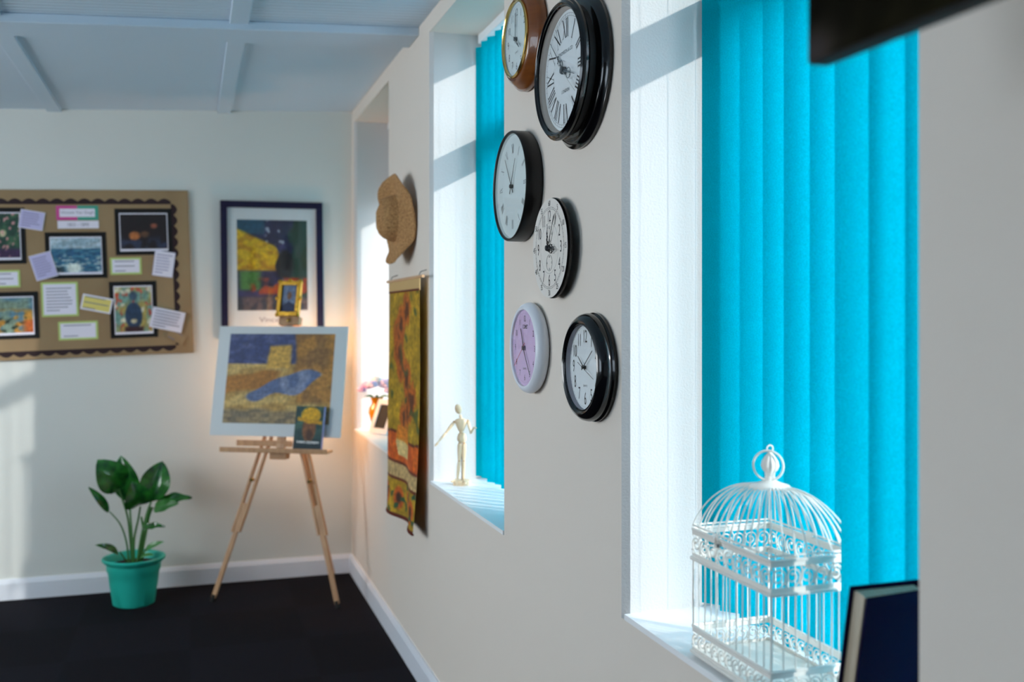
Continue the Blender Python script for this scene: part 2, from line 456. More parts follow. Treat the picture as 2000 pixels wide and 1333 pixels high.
# skirting boards with a bevelled upper edge
H_, T_ = 0.105, 0.018
prof = [(0, 0), (T_, 0), (T_, H_-0.022), (0.008, H_), (0, H_)]
def skirt(a, b_, inward, name):
    a = Vector((*a, 0)); b_ = Vector((*b_, 0)); n = Vector((*inward, 0)); vs = []
    for P in (a, b_):
        for t_, h in prof: vs.append(tuple(P+n*t_+Vector((0, 0, h))))
    k = len(prof); fs = [tuple(range(k)), tuple(range(2*k-1, k-1, -1))]+[(i, i+k, (i+1) % k+k, (i+1) % k) for i in range(k)]
    struct(MB().add(vs, fs, M_white_trim).build(name))
skirt((XL, DY), (WX, DY), (0, -1), 'baseboard_far')
skirt((WX, YR), (WX, DY-T_), (-1, 0), 'baseboard_right')
skirt((XL, YR), (XL, DY-T_), (1, 0), 'baseboard_left')

# windows: white frames with a transom, glass panes
GX = WX+0.264
for i, (a, c) in enumerate(WINS):
    b = MB(); fw = 0.055
    b.box2((GX-0.022, a, SILL), (GX+0.03, a+fw, TOPZ), M_upvc); b.box2((GX-0.022, c-fw, SILL), (GX+0.03, c, TOPZ), M_upvc)
    b.box2((GX-0.022, a+fw, SILL), (GX+0.03, c-fw, SILL+0.035), M_upvc); b.box2((GX-0.022, a+fw, TOPZ-fw), (GX+0.03, c-fw, TOPZ), M_upvc)
    b.box2((GX-0.022, a+fw, 2.07), (GX+0.03, c-fw, 2.17), M_upvc)
    fr_ = struct(b.build('window_%d' % (i+1), bevel=0.004))
    g = MB().box2((GX-0.003, a+fw, SILL+0.035), (GX+0.003, c-fw, 2.07), M_glass)
    if i == 2: MB().box2((GX-0.012, a+fw, 2.17), (GX+0.012, c-fw, TOPZ-fw), M_upvc).build('sun_blocking_panel', parent=fr_)  # unseen opaque panel added to keep the sun off the upper reveal
    else: g.box2((GX-0.003, a+fw, 2.17), (GX+0.003, c-fw, TOPZ-fw), M_glass)
    g.build('window_pane', parent=fr_)
for i, (a, c) in enumerate(lw):  # assumed left wall windows, out of view, added to go with the area lights
    b = MB(); x = XL-0.1
    for (y0, y1, z0, z1) in ((a, a+0.05, 0.9, 2.2), (c-0.05, c, 0.9, 2.2), (a+0.05, c-0.05, 0.9, 0.95), (a+0.05, c-0.05, 2.15, 2.2), ((a+c)/2-0.025, (a+c)/2+0.025, 0.95, 2.15)):
        b.box2((x-0.03, y0, z0), (x+0.03, y1, z1), M_upvc)
    fr_ = struct(b.build('window_%d' % (i+4)))
    MB().box2((x-0.003, a+0.05, 0.95), (x+0.003, c-0.05, 2.15), M_glass).build('window_pane', parent=fr_)

# ================================================================ VERTICAL BLINDS
BQ = 1.078
def make_slat(L, curve=0.0035):
    b = MB(); n = 7; wd = 0.089; vs = []; fs = []
    for side in (0, 1):
        for k in (0, 1):
            for i in range(n):
                t_ = i/(n-1)-0.5
                vs.append((curve*(1-4*t_*t_)+side*0.0006, t_*wd, -k*L))
    for side in (0, 1):
        o = side*2*n
        for i in range(n-1):
            q = (o+i, o+i+1, o+n+i+1, o+n+i); fs.append(q if side else q[::-1])
    fs += [(0, n, 3*n, 2*n), (n-1, 3*n-1, 4*n-1, 2*n-1)]
    b.add(vs, fs, M_blind)
    return b
BLINDS = [
 ('turquoise vertical blind of the nearest window, behind the white birdcage', 0),
 ('turquoise vertical blind of the middle window, beyond the small wooden mannequin', 1),
 ('turquoise vertical blind of the farthest window, behind the amber vase', 2)]
for label, wi in BLINDS:
    a, c = WINS[wi]
    root = empty('vertical_blind', Vector((BQ, (a+c)/2, TOPZ)), label, 'blind', 'vertical window blinds')
    MB().box2((-0.02, -(c-a)/2+0.01, -0.035), (0.02, (c-a)/2-0.01, 0), M_upvc).build('headrail', parent=root, bevel=0.003)
    L = TOPZ-0.05-SILL-0.012
    pitch = 0.0765; y = c-(0.045 if wi < 2 else 0.012); k = 0; base = flat_ = None
    while y > a+0.02:
        if wi == 0:
            phi = -41 if k < 3 else -32; q = 0.0
            if k >= 3: phi += (0, 4, -5, 5, -4, 3, -5, 4)[k % 8]
            if y < 1.34: phi = -14 if k % 2 else -24; q = -0.055
        elif wi == 1:
            phi = -41 if k < 3 else -27; q = 0
        else:
            phi = 2; q = 0
            if k < 3: y -= pitch; k += 1; continue
        if k >= 3 or wi == 2: phi += random.uniform(-1.5, 1.5)
        if k < 3 and wi < 2:
            if flat_ is None: o = flat_ = make_slat(L, 0.0004).build('slat', parent=root)
            else:
                o = flat_.copy(); COL.objects.link(o); o.parent = root
        elif base is None:
            o = make_slat(L).build('slat', parent=root, smooth=60); base = o
        else:
            o = base.copy(); COL.objects.link(o); o.parent = root
        o.location = (q, y-(a+c)/2, -0.05+(0.012 if k % 2 else 0)*0.3)
        o.rotation_euler = (0, 0, R(-phi))
        y -= pitch; k += 1

# ================================================================ CLOCKS
WROT = Matrix(((0, 0, -1), (-1, 0, 0), (0, 1, 0))).to_4x4()   # local x -> -y, y -> z, z -> -x
def wall_M(y, z, x=WX):
    M = WROT.copy(); M.translation = (x, y, z); return M
ROMAN = ['XII', 'I', 'II', 'III', 'IIII', 'V', 'VI', 'VII', 'VIII', 'IX', 'X', 'XI']
def at_clock(r, ang, z, rot=0.0):
    a = R(ang); return Matrix.Translation((r*math.sin(a), r*math.cos(a), z)) @ Matrix.Rotation(-rot, 4, 'Z')
def roman(b, k, h, m, r, z, s=1.0):
    """serif roman numeral k drawn from bars, its top outward"""
    M = at_clock(r, k*30, z, R(k*30)); word = ROMAN[k]
    wI, wV, wX = 0.20*h*s, 0.52*h*s, 0.52*h*s
    tot = sum({'I': wI, 'V': wV, 'X': wX}[ch] for ch in word); x = -tot/2
    def bar(x0, y0, x1, y1, w_):
        d = Vector((x1-x0, y1-y0)); n = Vector((-d.y, d.x)).normalized()*w_/2
        n = Vector((w_/2, 0)) if abs(d.y) > 1e-6 else Vector((0, w_/2))
        b.add([(x0-n.x, y0-n.y, 0), (x0+n.x, y0+n.y, 0), (x1+n.x, y1+n.y, 0), (x1-n.x, y1-n.y, 0)], [(0, 1, 2, 3)], m, M)
    for ch in word:
        wd = {'I': wI, 'V': wV, 'X': wX}[ch]; t_ = 0.085*h*s; f_ = 0.03*h*s
        if ch == 'I': bar(x+wd/2, -h/2, x+wd/2, h/2, t_); sp = [(x+wd/2, -1), (x+wd/2, 1)]
        elif ch == 'V': bar(x+0.12*wd, h/2, x+wd/2, -h/2, t_*1.2); bar(x+0.88*wd, h/2, x+wd/2, -h/2, f_); sp = [(x+0.12*wd, 1), (x+0.88*wd, 1)]
        else: bar(x+0.12*wd, h/2, x+0.88*wd, -h/2, t_*1.2); bar(x+0.88*wd, h/2, x+0.12*wd, -h/2, f_); sp = [(x+0.12*wd, 1), (x+0.88*wd, 1), (x+0.12*wd, -1), (x+0.88*wd, -1)]
        for (sx, sg) in sp:
            b.add([(sx-0.09*h*s, sg*h/2-0.012*h, 0), (sx+0.09*h*s, sg*h/2-0.012*h, 0), (sx+0.09*h*s, sg*h/2+0.012*h, 0), (sx-0.09*h*s, sg*h/2+0.012*h, 0)], [(0, 1, 2, 3)], m, M)
        x += wd
def ticks(b, r0, r1, z, m, n=60, w_=0.0006, big=None):
    for k in range(n):
        ww = w_*2 if (big and k % 5 == 0) else w_
        b.add([(-ww/2, r0, 0), (ww/2, r0, 0), (ww/2, r1, 0), (-ww/2, r1, 0)], [(0, 1, 2, 3)], m, Matrix.Translation((0, 0, z)) @ Matrix.Rotation(-2*PI*k/n, 4, 'Z'))
def ring(b, r, w_, z, m, seg=72):
    vs = []; fs = []
    for i in range(seg):
        a = 2*PI*i/seg
        vs += [(r*math.cos(a), r*math.sin(a), z), ((r+w_)*math.cos(a), (r+w_)*math.sin(a), z)]
    for i in range(seg):
        j = (i+1) % seg; fs.append((2*i, 2*i+1, 2*j+1, 2*j))
    b.add(vs, fs, m)
def flat_hand(L, w0, w1, z, ang, m, tail=0.0, th=0.0008):
    b = MB(); pts = [(-w0/2, -tail), (w0/2, -tail), (w1/2, L), (-w1/2, L)]
    return b.prism(pts, 0, th, m, Matrix.Translation((0, 0, z)) @ Matrix.Rotation(-R(ang), 4, 'Z'))
def glassmat():
    return M_clockglass
M_clockglass = bpy.data.materials.new('clock_glass'); M_clockglass.use_nodes = True
nt = M_clockglass.node_tree; nt.nodes.clear()
out = nt.nodes.new('ShaderNodeOutputMaterial'); t = nt.nodes.new('ShaderNodeBsdfTransparent'); g = nt.nodes.new('ShaderNodeBsdfGlossy'); g.inputs['Roughness'].default_value = 0.03
fr = facing_factor(nt, 0.03, 0.5)
ms = nt.nodes.new('ShaderNodeMixShader'); nt.links.new(fr.outputs[0], ms.inputs[0]); nt.links.new(t.outputs[0], ms.inputs[1]); nt.links.new(g.outputs[0], ms.inputs[2]); nt.links.new(ms.outputs[0], out.inputs[0])
def disc(b, r, z, m, seg=64, dome=0.0):
    b.lathe([(0, z+dome)]+[(r*k/6, z+dome*(1-(k/6)**2)) for k in range(1, 7)], m, seg)
def cl_root(px, py, depth, label):
    P = on_x(px, py, WX-depth)
    return empty('wall_clock', wall_M(P.y, P.z), label, 'clock', 'clocks on the window wall')
def word_part(b, s_, size, x, y, z, m, wide=1.0):
    b.text(s_, size, m, Matrix.Translation((x, y, z)), wide)

# B: large black gloss clock with roman numerals
ro = cl_root(1089, 137, 0.063, 'largest black glossy clock with roman numerals, overlapping the brown wooden clock')
b = MB(); b.lathe([(0.0, 0.0), (0.170, 0.0), (0.178, 0.003), (0.179, 0.010), (0.172, 0.014), (0.170, 0.018), (0.165, 0.023), (0.161, 0.024), (0.153, 0.026), (0.149, 0.030)], M_black_gloss, 96)
b.build('case_back', parent=ro, smooth=35)
b = MB(); b.lathe([(0.149, 0.028), (0.150, 0.034), (0.152, 0.046)], M_matte_black, 96); b.build('case_band', parent=ro, smooth=35)
b = MB(); b.lathe([(0.150, 0.045), (0.158, 0.047), (0.1615, 0.052), (0.1615, 0.057), (0.157, 0.060), (0.156, 0.063), (0.151, 0.067), (0.149, 0.066), (0.147, 0.063), (0.144, 0.062), (0.142, 0.058)], M_black_gloss, 96)
b.build('bezel', parent=ro, smooth=30)
b = MB(); b.lathe([(0.144, 0.060), (0.141, 0.050), (0.137, 0.034)], M_inner_ring, 96); b.build('inner_ring', parent=ro, smooth=30)
b = MB(); disc(b, 0.138, 0.034, M_face); dl = b.build('dial', parent=ro)
b = MB()
for k in range(12): roman(b, k, 0.043, M_ink, 0.0985, 0.0345, 0.95)
ring(b, 0.1235, 0.0006, 0.0345, M_ink); ring(b, 0.130, 0.0006, 0.0345, M_ink); ticks(b, 0.1235, 0.130, 0.0345, M_ink, big=True)
word_part(b, 'THOMSON & CO', 0.009, 0, 0.045, 0.0345, M_grey_ink, 0.95)
word_part(b, 'LONDON', 0.0085, 0, -0.046, 0.0345, M_grey_ink, 1.0)
b.build('numerals', parent=dl)
def ornate(L, z, ang, m, name, parent, loops):
    b = MB(); M = Matrix.Translation((0, 0, z)) @ Matrix.Rotation(-R(ang), 4, 'Z')
    b.prism([(-0.0022, -0.008), (0.0022, -0.008), (0.0012, L*0.3), (0.0005, L), (-0.0005, L), (-0.0012, L*0.3)], 0, 0.001, m, M)
    for (c, r, sgn) in loops:
        b.tube([(sgn*r*0.4+r*math.cos(a), c+r*1.1*math.sin(a), 0.0005) for a in [2*PI*k/20 for k in range(20)]], 0.0008, m, 6, M, closed=True)
        b.ball((sgn*r*1.2, c+r, 0.0005), 0.0016, m, 8, M)
        b.ball((-sgn*r*1.0, c-r, 0.0005), 0.0014, m, 8, M)
    return b.build(name, parent=parent, smooth=40)
ornate(0.122, 0.039, -46, M_grey_ink, 'minute_hand', ro, [(0.022, 0.008, 1), (0.038, 0.006, -1), (0.050, 0.004, 1)])
ornate(0.078, 0.042, 108, M_grey_ink, 'hour_hand', ro, [(0.016, 0.005, -1), (0.040, 0.012, 0.3)])
flat_hand(0.105, 0.0015, 0.0008, 0.044, 128, M_silver_hand, 0.03).build('second_hand', parent=ro)
MB().lathe([(0.0, 0.048), (0.007, 0.047), (0.009, 0.044), (0.009, 0.0345)], M_grey_ink, 24).build('hub', parent=ro, smooth=40)
b = MB(); disc(b, 0.143, 0.058, M_clockglass, 64, 0.003); b.build('glass', parent=ro, smooth=60)

# A: brown wooden clock with brass ring
ro = cl_root(1003, 76, 0.05, 'round brown wooden clock with brass ring, topmost left of the clocks')
b = MB(); b.lathe([(0, 0), (0.130, 0.0), (0.136, 0.006), (0.1355, 0.018), (0.128, 0.028), (0.124, 0.031), (0.119, 0.040), (0.111, 0.045), (0.106, 0.041), (0.103, 0.044)], M_wood_clock, 96)
b.build('wooden_case', parent=ro, smooth=50)
b = MB(); b.lathe([(0.104, 0.043), (0.1035, 0.049), (0.100, 0.052), (0.097, 0.050), (0.0965, 0.044)], M_brass, 96); b.build('brass_ring', parent=ro, smooth=40)
b = MB(); disc(b, 0.098, 0.036, M_face_cool); dl = b.build('dial', parent=ro)
b = MB(); b.lathe([(0.0975, 0.046), (0.0965, 0.036)], M_face_cool, 64); b.build('inner_ring', parent=ro, smooth=40)
b = MB()
for k in range(12):
    b.text(str(k or 12), 0.021, M_grey_ink, at_clock(0.072, k*30, 0.0365), 0.8)
ticks(b, 0.087, 0.091, 0.0365, M_grey_ink); word_part(b, 'QUARTZ', 0.005, 0, -0.035, 0.0365, M_grey_ink)
b.build('numerals', parent=dl)
def spade(L, z, ang, m, name, parent, k=1.0):
    b = MB(); M = Matrix.Translation((0, 0, z)) @ Matrix.Rotation(-R(ang), 4, 'Z')
    b.prism([(-0.001*k, -0.012), (0.001*k, -0.012), (0.001*k, L*0.42), (0.0032*k, L*0.50), (0.0022*k, L*0.60), (0.0006, L), (-0.0006, L), (-0.0022*k, L*0.60), (-0.0032*k, L*0.50), (-0.001*k, L*0.42)], 0, 0.0008, m, M)
    return b.build(name, parent=parent)
spade(0.070, 0.040, 0, M_grey_ink, 'minute_hand', ro); spade(0.046, 0.0415, 131, M_ink, 'hour_hand', ro)
flat_hand(0.062, 0.001, 0.0006, 0.043, 122, M_silver_hand, 0.05).build('second_hand', parent=ro)
MB().lathe([(0, 0.045), (0.005, 0.044), (0.006, 0.036)], M_grey_ink, 20).build('hub', parent=ro, smooth=40)
b = MB(); disc(b, 0.097, 0.047, M_clockglass, 64, 0.006); b.build('glass', parent=ro, smooth=60)

# C: black drum clock
ro = cl_root(994, 364, 0.047, 'deep black drum clock with thin rim and pale dial showing roman numerals')
b = MB(); b.lathe([(0, 0), (0.145, 0), (0.149, 0.004), (0.150, 0.010), (0.150, 0.044), (0.148, 0.0475), (0.145, 0.048), (0.1425, 0.046), (0.142, 0.030)], M_black, 96); b.build('drum_case', parent=ro, smooth=35)
b = MB(); b.lathe([(0.142, 0.042), (0.136, 0.030)], M_face_cool, 72); b.build('inner_ring', parent=ro, smooth=40)
b = MB(); disc(b, 0.1415, 0.030, M_face_cool, 72); dl = b.build('dial', parent=ro)
b = MB()
for k in range(12): roman(b, k, 0.024, M_grey_ink, 0.103, 0.0305, 0.8)
b.build('numerals', parent=dl)
for (L, an, nm, w_) in ((0.098, -35, 'minute_hand', 0.004), (0.080, 27, 'hour_hand', 0.0045)):
    flat_hand(L, w_, 0.001, 0.034 if L > 0.09 else 0.0355, an, M_ink, 0.022).build(nm, parent=ro)
MB().lathe([(0, 0.040), (0.0055, 0.039), (0.0055, 0.030)], M_ink, 20).build('hub', parent=ro, smooth=40)
b = MB(); disc(b, 0.1425, 0.043, M_clockglass, 64, 0.005); b.build('glass', parent=ro, smooth=60)

# D: flat frameless disc clock
ro = cl_root(1076, 485, 0.030, 'flat frameless cream disc clock with ornate black hands, below the black drum clock')
b = MB(); b.lathe([(0, 0.020), (0.119, 0.020), (0.1235, 0.022), (0.1235, 0.027), (0.122, 0.0278)], M_black, 96); b.build('disc', parent=ro, smooth=30)
b = MB(); b.box((0, 0, 0.010), (0.07, 0.07, 0.02), M_black); b.build('movement_box', parent=ro, bevel=0.003)
b = MB(); disc(b, 0.122, 0.0279, M_face_cream, 96); dl = b.build('dial', parent=ro)
z = 0.0283; b = MB()
for k in range(12):
    b.text(str(k or 12), 0.030, M_ink, at_clock(0.079, k*30, z), 0.60)
    b.text(str((k*5) or 60), 0.0145, M_ink, at_clock(0.110, k*30, z), 0.75)
ring(b, 0.0955, 0.0006, z, M_ink); ring(b, 0.100, 0.0006, z, M_ink); ring(b, 0.062, 0.0005, z, M_grey_ink)
ticks(b, 0.0965, 0.0995, z, M_ink, w_=0.0008, big=True)
for (cy, rr) in ((0.034, 0.020), (-0.036, 0.020)):
    b.tube([(rr*math.cos(a), cy+rr*math.sin(a), z) for a in [2*PI*k/32 for k in range(32)]], 0.0003, M_grey_ink, 4, closed=True)
    for k, tx in enumerate(('60', '15', '30', '45')):
        b.text(tx, 0.006, M_grey_ink, Matrix.Translation((0, cy, 0)) @ at_clock(0.0155, k*90, z))
word_part(b, 'J.W. & SONS', 0.006, 0.012, 0.0, z, M_grey_ink)
b.build('numerals', parent=dl)
b = MB(); M = Matrix.Translation((0, 0, 0.033)) @ Matrix.Rotation(-R(31), 4, 'Z')
b.prism([(-0.0008, 0), (0.0008, 0), (0.0006, 0.062), (-0.0006, 0.062)], 0, 0.0008, M_ink, M)
b.prism([(-0.0006, 0.062), (0.0006, 0.062), (0.0030, 0.084), (0, 0.092), (-0.0030, 0.084)], 0, 0.0008, M_ink, M)
b.build('minute_hand', parent=ro)
ornate(0.056, 0.0345, 97, M_ink, 'hour_hand', ro, [(0.014, 0.006, 1), (0.026, 0.008, -1), (0.026, 0.008, 1), (0.040, 0.006, 0.2)])
b = MB()
for (c, r, sgn) in ((0.012, 0.004, 1), (0.020, 0.003, -1), (0.027, 0.0025, 1), (0.036, 0.002, -1)):
    b.tube([(sgn*r*0.4+r*math.cos(a), c+r*1.3*math.sin(a), 0.034) for a in [2*PI*k/14 for k in range(14)]], 0.0008, M_ink, 6, closed=True)
b.prism([(-0.0012, 0), (0.0012, 0), (0.0004, 0.058), (-0.0004, 0.058)], 0.0335, 0.0342, M_ink)
b.build('second_hand', parent=ro)
b = MB(); b.prism([(-0.001, -0.055), (0.001, -0.055), (0.0012, -0.034), (0.0004, -0.018), (-0.0004, -0.018), (-0.0012, -0.034)], 0.030, 0.0307, M_ink); b.build('subdial_hand', parent=ro)
MB().lathe([(0, 0.040), (0.006, 0.038), (0.008, 0.034), (0.008, 0.028)], M_ink, 20).build('hub', parent=ro, smooth=40)

# E: white clock with pink dial
ro = cl_root(1021, 680, 0.036, 'white plastic clock with lilac pink dial, lowest left of the clocks')
b = MB(); b.lathe([(0, 0), (0.108, 0.0), (0.116, 0.006), (0.1205, 0.015), (0.120, 0.022), (0.116, 0.031), (0.109, 0.037), (0.104, 0.0375), (0.1015, 0.036), (0.100, 0.026)], M_white_plastic, 96); b.build('rim', parent=ro, smooth=50)
b = MB(); disc(b, 0.1005, 0.026, M_face_pink, 72); dl = b.build('dial', parent=ro)
b = MB()
for k in range(12): b.text(str(k or 12), 0.017, M_ink, at_clock(0.078, k*30, 0.0265), 0.72)
for k in range(60):
    b.lathe([(0, 0), (0.0008, 0)], M_ink, 6, at_clock(0.092, k*6, 0.0267))
word_part(b, 'COMET', 0.0115, 0.004, 0.056, 0.0265, M_ink, 0.8); word_part(b, 'COMET', 0.0115, 0.0045, 0.0562, 0.0266, M_ink, 0.8)
word_part(b, 'QUARTZ', 0.0055, 0, -0.055, 0.0265, M_grey_ink)
b.build('numerals', parent=dl)
flat_hand(0.056, 0.0042, 0.0028, 0.0295, -25, M_ink, 0.006).build('hour_hand', parent=ro)
flat_hand(0.088, 0.0032, 0.0018, 0.031, 142, M_ink, 0.006).build('minute_hand', parent=ro)
flat_hand(0.086, 0.0008, 0.0006, 0.0325, 234, M_red, 0.022).build('second_hand', parent=ro)
MB().lathe([(0, 0.0345), (0.006, 0.0335), (0.0065, 0.026)], M_steel, 20).build('hub', parent=ro, smooth=40)
b = MB(); disc(b, 0.102, 0.0360, M_clockglass, 64, 0.0065); b.build('glass', parent=ro, smooth=60)

# F: small black gloss clock
ro = cl_root(1133, 718, 0.040, 'small black glossy clock with arabic numerals, lowest right of the clocks')
b = MB(); b.lathe([(0, 0), (0.116, 0), (0.122, 0.004), (0.123, 0.010), (0.119, 0.014), (0.1205, 0.016), (0.122, 0.022), (0.119, 0.033), (0.112, 0.041), (0.105, 0.044), (0.100, 0.042), (0.098, 0.040), (0.096, 0.041), (0.0945, 0.038)], M_black_gloss, 96); b.build('rim', parent=ro, smooth=30)
b = MB(); b.lathe([(0.0955, 0.040), (0.095, 0.018)], M_inner_grey, 72); b.build('inner_ring', parent=ro, smooth=40)
b = MB(); disc(b, 0.0952, 0.018, M_face, 72); dl = b.build('dial', parent=ro)
b = MB()
for k in range(12): b.text(str(k or 12), 0.030, M_ink, at_clock(0.070, k*30, 0.0185), 0.60)
for k in range(60): b.lathe([(0, 0), (0.0007, 0)], M_ink, 6, at_clock(0.090, k*6, 0.0187))
word_part(b, 'QUARTZ', 0.0045, 0, -0.042, 0.0185, M_ink)
b.build('numerals', parent=dl)
flat_hand(0.042, 0.0032, 0.0012, 0.0225, -55, M_ink, 0.010).build('hour_hand', parent=ro)
flat_hand(0.066, 0.0030, 0.0010, 0.024, 54, M_ink, 0.010).build('minute_hand', parent=ro)
flat_hand(0.068, 0.0009, 0.0007, 0.0255, 110, M_ink, 0.030).build('second_hand', parent=ro)
MB().lathe([(0, 0.0275), (0.0035, 0.027), (0.004, 0.018)], M_ink, 20).build('hub', parent=ro, smooth=40)
b = MB(); disc(b, 0.0965, 0.0385, M_clockglass, 64, 0.001); b.build('glass', parent=ro, smooth=60)

def lift(ro, dz):
    for ch in ro.children:
        if ch.name.split('.')[0] in ('dial', 'hour_hand', 'minute_hand', 'second_hand', 'hub'): ch.location.z += dz
for ro in [o for o in COL.objects if o.get('category') == 'clock']:
    lb = ro['label']
    lift(ro, 0.009 if 'largest' in lb else 0.005 if 'brown' in lb else 0.006 if 'drum' in lb else 0.004 if 'lilac' in lb else 0.009 if 'small black' in lb else 0)

# ================================================================ BIRDCAGE on the nearest sill
CX0, CX1, CY0, CY1 = 0.887, 1.050, 1.372, 1.632
cx, cyc = (CX0+CX1)/2, (CY0+CY1)/2
root = empty('birdcage', Vector((cx, cyc, SILL)), 'cream white wire birdcage with domed top standing on the nearest window sill', 'birdcage')
hx, hy = (CX1-CX0)/2, (CY1-CY0)/2
def rect_tube(b, x, y, z, r, seg=6):
    rr = 0.004; pts = []
    for (sx, sy, a0) in ((1, 1, 0), (-1, 1, 90), (-1, -1, 180), (1, -1, 270)):
        for da in (0, 45, 90):
            a = R(a0+da); pts.append((sx*(x-rr)+rr*math.cos(a), sy*(y-rr)+rr*math.sin(a), z))
    b.tube(pts, r, M_cage, seg, closed=True)
b = MB(); b.box((0, 0, 0.010), (2*hx-0.006, 2*hy-0.006, 0.004), M_cage); b.build('tray', parent=root)
for sx in (-1, 1):
    for sy in (-1, 1):
        MB().ball((sx*(hx-0.006), sy*(hy-0.006), 0.005), 0.005, M_cage, 10).build('foot', parent=root, smooth=60)
def scroll(L, z0, z1, flip=1):
    """band of c-shaped scrolls along local x from -L/2 to L/2"""
    b = MB(); h = z1-z0; n = max(3, round(L/(h*0.78))); s_ = L/n; zc = (z0+z1)/2
    b.box((0, 0, z0-0.0035), (L, 0.0014, 0.009), M_cage); b.box((0, 0, z1+0.0035), (L, 0.0014, 0.009), M_cage)
    for i in range(n):
        x = -L/2+(i+0.5)*s_; rr = h*0.42
        pts = []
        for k in range(26):
            t_ = k/25; a = R(-60+t_*520)*flip; rad = rr*(1-0.72*t_)
            pts.append((x+rad*math.cos(a), 0, zc+rad*math.sin(a)))
        b.tube(pts, 0.0014, M_cage, 5)
        b.tube([(x-s_/2, 0, z0), (x-s_*0.38, 0, zc-h*0.1), (x-s_*0.30, 0, zc+h*0.2), (x-s_/2, 0, z1)], 0.0012, M_cage, 5)
        b.tube([(x+s_*0.1, 0, z0), (x+s_*0.42, 0, zc-h*0.22), (x+s_*0.5, 0, zc+h*0.1)], 0.0012, M_cage, 5)
        b.ball((pts[-1][0], 0, pts[-1][2]), 0.0026, M_cage, 8)
        b.ball((x+s_*0.5, 0, z0+h*0.18), 0.0022, M_cage, 8)
    return b
def band(z0, z1):
    for (ln, M) in ((2*hy, Matrix.Translation((-hx, 0, 0)) @ Matrix.Rotation(PI/2, 4, 'Z')), (2*hy, Matrix.Translation((hx, 0, 0)) @ Matrix.Rotation(PI/2, 4, 'Z')),
                    (2*hx, Matrix.Translation((0, -hy, 0))), (2*hx, Matrix.Translation((0, hy, 0)))):
        scroll(ln, z0, z1).build('scroll_band', parent=root, smooth=50, M=M)
band(0.016, 0.046); band(0.190, 0.226)
for (z, e) in ((0.0085, 0.003), (0.0555, 0.001), (0.181, 0.003), (0.235, 0.001)):
    b = MB(); rect_tube(b, hx+e, hy+e, z, 0.0032); b.build('rail', parent=root, smooth=50)
def bar(pts, r, name='bar'):
    return MB().tube(pts, r, M_cage, 6).build(name, parent=root, smooth=60)
per = []
nxb, nyb = 7, 12
for i in range(nyb): per += [(-hx, -hy+2*hy*i/nyb)]
for i in range(nxb): per += [(-hx+2*hx*i/nxb, hy)]
for i in range(nyb): per += [(hx, hy-2*hy*i/nyb)]
for i in range(nxb): per += [(hx-2*hx*i/nxb, -hy)]
for (x, y) in per:
    corner = abs(abs(x)-hx) < 1e-6 and abs(abs(y)-hy) < 1e-6
    bar([(x*0.985, y*0.985, 0.054), (x*0.985+random.uniform(-.001, .001), y*0.985+random.uniform(-.001, .001), 0.12), (x*0.985, y*0.985, 0.184)], 0.0022 if corner else 0.0012)
CAPZ = 0.333
for i, (x, y) in enumerate(per):
    pts = []
    for k in range(13):
        t_ = k/12; a0 = R(24); a = a0+t_*(PI/2-a0)
        rr_ = 0.16+0.84*math.cos(a)/math.cos(a0)
        pts.append((x*rr_, y*rr_, 0.240+(CAPZ-0.240)*(math.sin(a)-math.sin(a0))/(1-math.sin(a0))))
    pts[0] = (x, y, 0.240)
    bar(pts, 0.0014, 'dome_bar')
b = MB(); rect_tube(b, hx, hy, 0.2425, 0.0018); b.build('dome_rail', parent=root, smooth=50)
b = MB(); b.lathe([(0.036, CAPZ-0.004), (0.034, CAPZ), (0.018, CAPZ+0.005), (0.010, CAPZ+0.009), (0.009, CAPZ+0.014), (0.0075, CAPZ+0.018)], M_cage, 32); b.build('cap', parent=root, smooth=50)
fin = [(0.0075, 0.016), (0.009, 0.019), (0.0085, 0.022), (0.012, 0.027), (0.0145, 0.034), (0.013, 0.042), (0.0085, 0.050), (0.004, 0.056), (0.0025, 0.059), (0, 0.060)]
b = MB(); b.lathe([(r, CAPZ+z) for r, z in fin], M_cage, 48, fn=lambda a, z: 1+(0.10*math.cos(10*a) if z > CAPZ+0.023 else 0)); b.build('finial', parent=root, smooth=60)
b = MB(); b.tube([(0.006*math.cos(a), 0, CAPZ+0.064+0.006*math.sin(a)) for a in [2*PI*k/18 for k in range(18)]], 0.0014, M_cage, 6, closed=True); b.build('small_ring', parent=root, smooth=60)
b = MB(); ca = R(40)
b.tube([(-0.006+0.026*math.cos(a)*math.cos(-0.75), 0.026*math.cos(a)*math.sin(-0.75)-0.004, CAPZ+0.035+0.026*math.sin(a)) for a in [2*PI*k/36 for k in range(36)]], 0.0019, M_cage, 8, closed=True); b.build('carrying_ring', parent=root, smooth=60)
b = MB(); b.tube([(-hx-0.004, 0.035+0.006*math.cos(a), 0.232+0.010*math.sin(a)) for a in [2*PI*k/16 for k in range(16)]], 0.0022, M_cage, 6, closed=True)
b.tube([(-hx-0.004, 0.035, 0.222), (-hx-0.006, 0.032, 0.212), (-hx-0.006, 0.037, 0.203)], 0.002, M_cage, 6)
b.box((-hx-0.005, 0.028, 0.226), (0.003, 0.006, 0.006), M_steel); b.build('latch', parent=root, smooth=50)
# small shell hinge on the rear of the lid
b = MB(); b.box((hx, 0.0, 0.240), (0.004, 0.018, 0.010), M_cage); b.build('hinge', parent=root)

